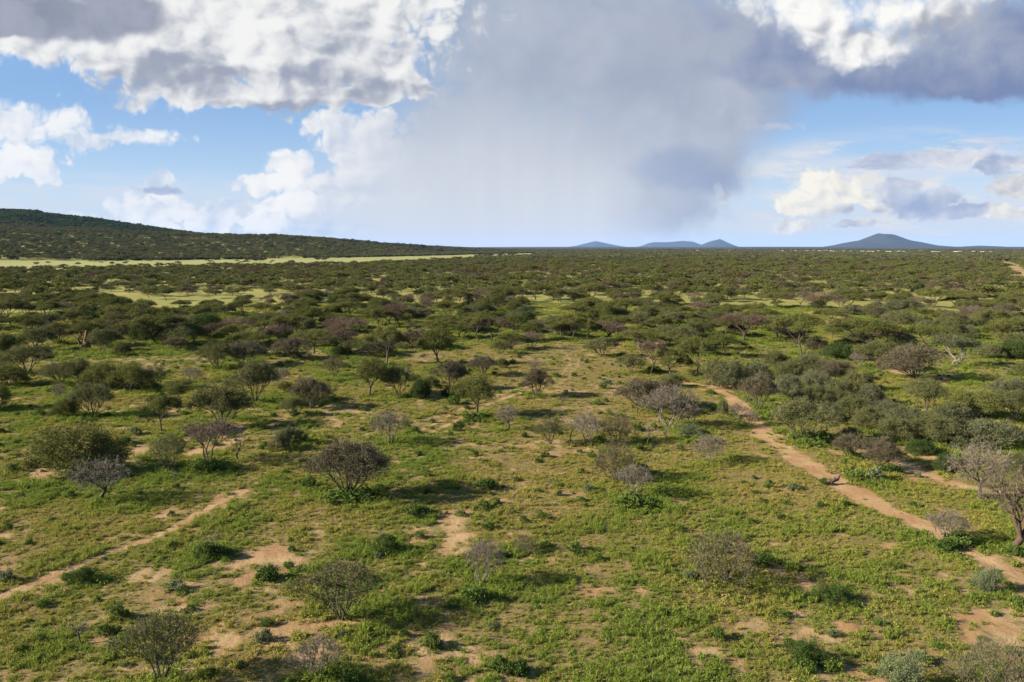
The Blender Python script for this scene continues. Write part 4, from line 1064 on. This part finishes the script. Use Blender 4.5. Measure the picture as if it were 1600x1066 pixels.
def instancer(name, P, rot, scl, idx, protos, tint=None, label=None):
    """one object that sets small plants on its points"""
    src = bpy.data.collections.new(name + '_sources')
    for i, me in enumerate(protos):
        src.objects.link(bpy.data.objects.new('%s_%03d' % (name, i), me))
    me = bpy.data.meshes.new(name); me.vertices.add(len(P)); me.vertices.foreach_set('co', np.asarray(P, np.float32).reshape(-1))
    for nm, ty, v, key in (('rot', 'FLOAT_VECTOR', rot, 'vector'), ('scl', 'FLOAT_VECTOR', scl, 'vector'), ('idx', 'INT', idx, 'value'), ('tint', 'FLOAT', np.zeros(len(P)) if tint is None else tint, 'value')):
        a = me.attributes.new(nm, ty, 'POINT'); a.data.foreach_set(key, np.asarray(v, np.int32 if ty == 'INT' else np.float32).reshape(-1))
    o = bpy.data.objects.new(name, me); COL.objects.link(o); o['kind'] = 'stuff'
    if label: o['label'] = label
    ng = bpy.data.node_groups.new(name, 'GeometryNodeTree')
    ng.interface.new_socket('Geometry', in_out='INPUT', socket_type='NodeSocketGeometry'); ng.interface.new_socket('Geometry', in_out='OUTPUT', socket_type='NodeSocketGeometry')
    N, L = ng.nodes.new, ng.links.new
    gi, go, ip, ci = N('NodeGroupInput'), N('NodeGroupOutput'), N('GeometryNodeInstanceOnPoints'), N('GeometryNodeCollectionInfo')
    ci.inputs['Collection'].default_value = src; ci.inputs['Separate Children'].default_value = True; ci.inputs['Reset Children'].default_value = True
    L(gi.outputs[0], ip.inputs['Points']); L(ci.outputs[0], ip.inputs['Instance']); ip.inputs['Pick Instance'].default_value = True
    for nm, ty, to in (('idx', 'INT', 'Instance Index'), ('rot', 'FLOAT_VECTOR', 'Rotation'), ('scl', 'FLOAT_VECTOR', 'Scale')):
        a = N('GeometryNodeInputNamedAttribute'); a.data_type = ty; a.inputs['Name'].default_value = nm
        L(a.outputs['Attribute'], ip.inputs[to])
    L(ip.outputs[0], go.inputs[0])
    md = o.modifiers.new('plants', 'NODES'); md.node_group = ng
    return o


def join_np(parts):
    """merge (mesh, matrix scale/offset) copies into one mesh keeping materials"""
    V, Q, MI, mats, base = [], [], [], [], 0
    for me, s, off, rz in parts:
        v = np.empty(len(me.vertices) * 3, np.float32); me.vertices.foreach_get('co', v); v = v.reshape(-1, 3) * np.array(s)
        c, sn = math.cos(rz), math.sin(rz); v = np.stack([v[:, 0] * c - v[:, 1] * sn, v[:, 0] * sn + v[:, 1] * c, v[:, 2]], -1) + np.array(off)
        n = len(me.polygons); ls = np.empty(n, np.int32); lt = np.empty(n, np.int32); mi = np.empty(n, np.int32); li = np.empty(len(me.loops), np.int32)
        me.polygons.foreach_get('loop_start', ls); me.polygons.foreach_get('loop_total', lt); me.polygons.foreach_get('material_index', mi); me.loops.foreach_get('vertex_index', li)
        q = np.full((n, 4), -1, np.int64)
        for j in range(4):
            k = lt > j; q[k, j] = li[ls[k] + j] + base
        mp = []
        for m in me.materials:
            if m not in mats: mats.append(m)
            mp.append(mats.index(m))
        V.append(v); Q.append(q); MI.append(np.array(mp)[mi]); base += len(v)
    me = mesh_np('merged_plant', np.concatenate(V), np.concatenate(Q), False, np.concatenate(MI))
    for m in mats: me.materials.append(m)
    return me


FAR_OF = {}                                     # kind -> indices of the light far versions
far_protos = []
FARSPEC = {'umb': dict(kind='umb', R=3.3, H=5.2, n=90, leaf='green', twig='twig_brown', bark='bark', nleaf=22, ll=.36, lw=.20, spread=.25, trunk_h=.3, clumps=11),
           'fan': dict(kind='fan', R=2.7, H=3.9, n=90, leaf='olive', twig='twig_brown', bark='bark', stems=6, nleaf=20, ll=.33, lw=.17, spread=.25),
           'umbrust': dict(kind='umb', R=3.1, H=4.9, n=90, leaf='rustleaf', twig='twig_purple', bark='bark_red', nleaf=17, ll=.34, lw=.16, spread=.25, trunk_h=.28, clumps=11),
           'fanbrown': dict(kind='fan', R=2.7, H=3.8, n=100, leaf='brownleaf', twig='twig_grey', bark='bark', stems=7, nleaf=17, ll=.33, lw=.14, spread=.25),
           'round': dict(kind='fan', R=2.6, H=4.8, n=90, leaf='green', twig='twig_brown', bark='bark', nleaf=20, ll=.34, lw=.19, spread=.25, trunk_h=.2, clumps=9),
           'thicket': dict(kind='low', R=2.9, H=2.9, n=100, leaf='greyleaf', twig='twig_brown', bark='bark', stems=6, nleaf=20, ll=.32, lw=.18, spread=.25),
           'dome': dict(kind='dome', R=2.3, H=2.6, n=90, leaf='darkleaf', twig='twig_brown', bark='bark', stems=6, nleaf=14, ll=.34, lw=.20, spread=.25),
           'purple': dict(kind='vase', R=2.5, H=4.4, n=90, leaf='rustleaf', twig='twig_purple', bark='bark', stems=3, nleaf=9, ll=.33, lw=.12, spread=.25),
           'barefan': dict(kind='fan', R=2.2, H=3.7, n=90, leaf='brownleaf', twig='twig_grey', bark='twig_grey', stems=6, nleaf=5, ll=.3, lw=.09, twiglets=8)}
for k in KINDS:
    FAR_OF[k] = []
    for s in range(2 if k in ('umb', 'fan', 'fanbrown') else 1):
        tm, cm, w0, h0 = plant_meshes('far_' + k, 200 + s + 7 * KINDS.index(k), **FARSPEC[k])
        me = join_np([(tm, (1 / w0, 1 / w0, 1 / h0), (0, 0, 0), 0), (cm, (1 / w0, 1 / w0, 1 / h0), (0, 0, 0), 0)])
        FAR_OF[k].append(len(far_protos)); far_protos.append(me)

m = ~single
fx, fy, fk, fs = x[m], y[m], kind[m], sc[m]
W = np.array([s[0] for s in SIZE])[fk] * fs; Hh = np.array([s[1] for s in SIZE])[fk] * fs * r.uniform(.9, 1.1, len(fx))
idx = np.array([FAR_OF[KINDS[k]][int(r.integers(len(FAR_OF[KINDS[k]])))] for k in fk])
rot = np.stack([np.zeros(len(fx)), np.zeros(len(fx)), r.uniform(0, 6.28, len(fx))], -1)
hkind = hr.choice(9, len(hx), p=[.34, .22, .05, .14, .06, .05, .12, .01, .01])
fx, fy = np.concatenate([fx, hx]), np.concatenate([fy, hy])
W = np.concatenate([W, hr.uniform(6, 15, len(hx))]); Hh = np.concatenate([Hh, hr.uniform(4, 8.5, len(hx))])
idx = np.concatenate([idx, [FAR_OF[KINDS[k]][0] for k in hkind]])
rot = np.stack([np.zeros(len(fx)), np.zeros(len(fx)), r.uniform(0, 6.28, len(fx))], -1)
instancer('distant_bushland', np.stack([fx, fy, gz(fx, fy) - .05], -1), rot, np.stack([W, W, Hh], -1), idx, far_protos)

# beyond that, clumps of a dozen trees each
LITE = []
for k in ('umb', 'fan', 'umbrust', 'fanbrown', 'dome'):
    sp = dict(FARSPEC[k]); sp.update(n=22, nleaf=13, ll=.85, lw=.5, spread=.3, twiglets=0)
    if sp.get('clumps'): sp['clumps'] = 6
    tm, cm, w0, h0 = plant_meshes('lite_' + k, 300, **sp)
    LITE.append((cm, w0, h0))
clump_protos = []
for c in range(10):
    rr = np.random.default_rng(500 + c); parts = []
    for i in range(9):
        k = rr.choice(5, p=[.36, .26, .13, .17, .08] if c < 6 else [.06, .04, .0, .02, .88]); cm, w0, h0 = LITE[k]; s = rr.uniform(.75, 1.3)
        parts.append((cm, (8.4 * s / w0, 8.4 * s / w0, 4.6 * s / h0), (rr.uniform(-13, 13), rr.uniform(-13, 13), 0), rr.uniform(0, 6.28)))
    clump_protos.append(join_np(parts))


def far_wood(name, r0, r1, cell, fill, seed, scale, thr=.36):
    x, y, r = scatter(r0, r1, cell, fill, seed)
    z = gz(x, y)
    k = (~clear_mask(x, y)) & ~((z > 1.0) & (np.hypot(x, y) < 2500)) & ((fbm(x / 140, y / 200, 19, 3) + r.normal(0, .06, len(x)) > thr) | (z > 6))
    x, y, z = x[k], y[k], z[k]
    s = scale * r.uniform(.8, 1.25, len(x)) * (1 + .45 * np.clip(z / 40, 0, 1))
    return x, y, z, s, r


fw = [far_wood('a', 1230, 2600, 21, 1, 6, 1.0), far_wood('b', 2600, 4800, 30, 1, 7, 1.15), far_wood('c', 4800, 11000, 90, 1, 8, 2.2, .30)]
X, Y, Z, S = (np.concatenate([f[i] for f in fw]) for i in range(4))
n = len(X)
instancer('far_woodland', np.stack([X, Y, Z - .1], -1), np.stack([np.zeros(n), np.zeros(n), rng.uniform(0, 6.28, n)], -1),
          np.stack([S, S, S * .62 + .38], -1), np.where((Z > 45) & (np.hypot(X, Y) > 2700), 6 + rng.integers(0, 4, n), rng.integers(0, 6, n)), clump_protos)


# ------------------------------------------------------------------ grass and small weeds of the plain
def grass_patch(seed, nt, nb, h, wid, spread, leafy=0):
    r = np.random.default_rng(seed); V, Q, base = [], [], 0
    tx, ty = r.normal(0, spread, nt), r.normal(0, spread, nt)
    k = np.repeat(np.arange(nt), nb); n = len(k)
    b = np.stack([tx[k] + r.normal(0, .05, n), ty[k] + r.normal(0, .05, n), np.full(n, -.03)], -1)
    d = r.normal(0, 1, (n, 2)); d /= np.linalg.norm(d, axis=1, keepdims=True); lean = r.uniform(.15, .95, n)[:, None]
    hh = h * r.uniform(.5, 1.2, n) * np.repeat(r.uniform(.6, 1.25, nt), nb)
    s = np.stack([-d[:, 1], d[:, 0], np.zeros(n)], -1) * wid * .5
    m = b + np.concatenate([d * lean * hh[:, None] * .35, (hh * .6)[:, None]], 1)
    e = b + np.concatenate([d * lean * hh[:, None], (hh * (1.05 - .45 * lean[:, 0]))[:, None]], 1)
    v = np.stack([b - s, b + s, m + s * .9, m - s * .9, e], 1).reshape(-1, 3)
    i = np.arange(n) * 5
    q = np.concatenate([np.stack([i, i + 1, i + 2, i + 3], -1), np.stack([i + 3, i + 2, i + 4, np.full(n, -1)], -1)])
    if leafy:
        kk = r.integers(0, nt, leafy); c = np.stack([tx[kk], ty[kk], np.zeros(leafy)], -1) + np.abs(r.normal(0, 1, (leafy, 3))) * np.array([0, 0, h * .45]) + r.normal(0, .10, (leafy, 3)) * np.array([1, 1, .2])
        nn = unit(r.normal(0, .6, (leafy, 3)) + np.array([0, 0, .8])); dd = unit(np.cross(nn, r.normal(0, 1, (leafy, 3))))
        cv, cq = cards(c, dd, nn, r.uniform(.05, .11, leafy), r.uniform(.03, .06, leafy))
        q = np.concatenate([q, cq + len(v)]); v = np.concatenate([v, cv])
    me = mesh_np('grass_patch', v, q); me.materials.append(M['grass']); return me


gp = [grass_patch(1, 12, 14, .17, .024, .32, 150), grass_patch(2, 9, 18, .27, .022, .26, 80), grass_patch(3, 9, 8, .11, .026, .34, 200), grass_patch(4, 5, 22, .36, .022, .16, 20),
      grass_patch(5, 3, 12, .16, .024, .22, 70), grass_patch(6, 2, 20, .24, .026, .12, 100)]
PX, PY, PR = (np.array(v) for v in zip(*PLACED))
near = np.hypot(PX, PY) < 300


def lush_map(x, y):
    l = np.zeros(len(x))
    for a, b, w in zip(PX[near], PY[near], PR[near]):
        if w < .6: continue
        k = (np.abs(x - a) < w * 3 + 1) & (np.abs(y - b) < w * 3 + 1)
        l[k] = np.maximum(l[k], np.exp(-((x[k] - a - w * .4) ** 2 + (y[k] - b) ** 2) / (w * 1.1 + .5) ** 2))
    return l


GX, GY, GI, GS, GT = [], [], [], [], []
for r0, r1, cell, base, half in ((20, 75, .52, .95, 60.0), (75, 140, .80, 1.35, 49.0), (140, 290, 1.7, 2.3, 43.0)):
    x, y, r = scatter(r0, r1, cell, 1.0, int(r1), half)
    s = soil_map(x, y); n1, n2 = fbm(x / 7, y / 8, 55, 3), fbm(x / 1.8, y / 2.2, 57, 3)
    lush = lush_map(x, y)
    k = r.random(len(x)) > np.clip((s - .16) * 2.2, 0, 1) * .96
    k &= (n2 + lush * .3 > .30) | (r.random(len(x)) < .65)
    x, y, n1, n2, lush, s = x[k], y[k], n1[k], n2[k], lush[k], s[k]
    N = len(x)
    yel = np.exp(-(((x - 9) / 22) ** 2 + ((y - 118) / 45) ** 2)) * .75
    t = np.clip(.49 + (n1 - .5) * 2.0 + (n2 - .5) * 1.4 + lush * .6 - yel + r.normal(0, .18, N) - s * .5, 0, 1)
    q = r.random(N)
    ii = np.where(s > .22, np.where(q < .6, 4, 5), np.where(n2 + q * .35 > .80, 3, np.where(n1 + q * .5 > .86, 1, np.where(q < .5, 0, 2))))
    GX.append(x); GY.append(y); GI.append(ii); GT.append(t)
    GS.append(base * r.uniform(.65, 1.2, N) * (.62 + .75 * np.clip(n2 * 1.6 - .3, 0, 1)) * (1 + lush * .5) * (1 - yel * .5))
GX, GY, GI, GS, GT = (np.concatenate(v) for v in (GX, GY, GI, GS, GT))
n = len(GX)
hs = np.where(np.hypot(GX, GY) > 75, .8, 1.0) * np.where(np.hypot(GX, GY) > 140, .75, 1.0)
instancer('grass', np.stack([GX, GY, gz(GX, GY)], -1), np.stack([rng.normal(0, .06, n), rng.normal(0, .06, n), rng.uniform(0, 6.28, n)], -1),
          np.stack([GS, GS, GS * hs], -1), GI, gp, GT)
print('grass patches', n, 'far trees', len(fx), 'clumps', len(X), 'single', int(single.sum()), budget)

# small weeds on and around the bare sand: past counting
x, y, r = scatter(22, 150, 1.5, .34, 77, 50.0)
s = soil_map(x, y)
trk = np.min([seg_dist(x, y, p) / hw for p, hw, k in TRACKS], 0)
k = (r.random(len(x)) < .42 + s * .5) & (trk > 1.3)
x, y = x[k], y[k]; n = len(x)
wp = [join_np([(t[0], (1 / t[2],) * 2 + (1 / t[3],), (0, 0, 0), 0), (t[1], (1 / t[2],) * 2 + (1 / t[3],), (0, 0, 0), 0)]) for kk in ('forb', 'paleforb', 'darkforb') for t in PROTO[kk]]
w = r.uniform(.3, .85, n) * (1 + (r.random(n) < .12) * .8)
instancer('ground_cover_weeds', np.stack([x, y, gz(x, y) - .02], -1), np.stack([np.zeros(n), np.zeros(n), r.uniform(0, 6.28, n)], -1),
          np.stack([w, w, w * r.uniform(.5, .85, n)], -1), r.choice(len(wp), n, p=[.24, .24, .22, .05, .05, .10, .10]), wp)


# ------------------------------------------------------------------ haze: the air over the whole plain
def haze():
    S = 44600.0
    me = box_mesh('haze', -S, S, -S, S, -2.0, 480.0, 'wall'); me.materials.clear()
    m = bpy.data.materials.new('air'); m.use_nodes = True; t = m.node_tree; t.nodes.clear()
    out = t.nodes.new('ShaderNodeOutputMaterial'); v = t.nodes.new('ShaderNodeVolumePrincipled')
    v.inputs['Color'].default_value = (.28, .48, .94, 1); v.inputs['Density'].default_value = HAZE
    v.inputs['Anisotropy'].default_value = 0.0
    t.links.new(v.outputs[0], out.inputs['Volume'])
    me.materials.append(m)
    o = bpy.data.objects.new('haze', me); COL.objects.link(o); o['kind'] = 'stuff'


HAZE = 0.95e-5
haze()
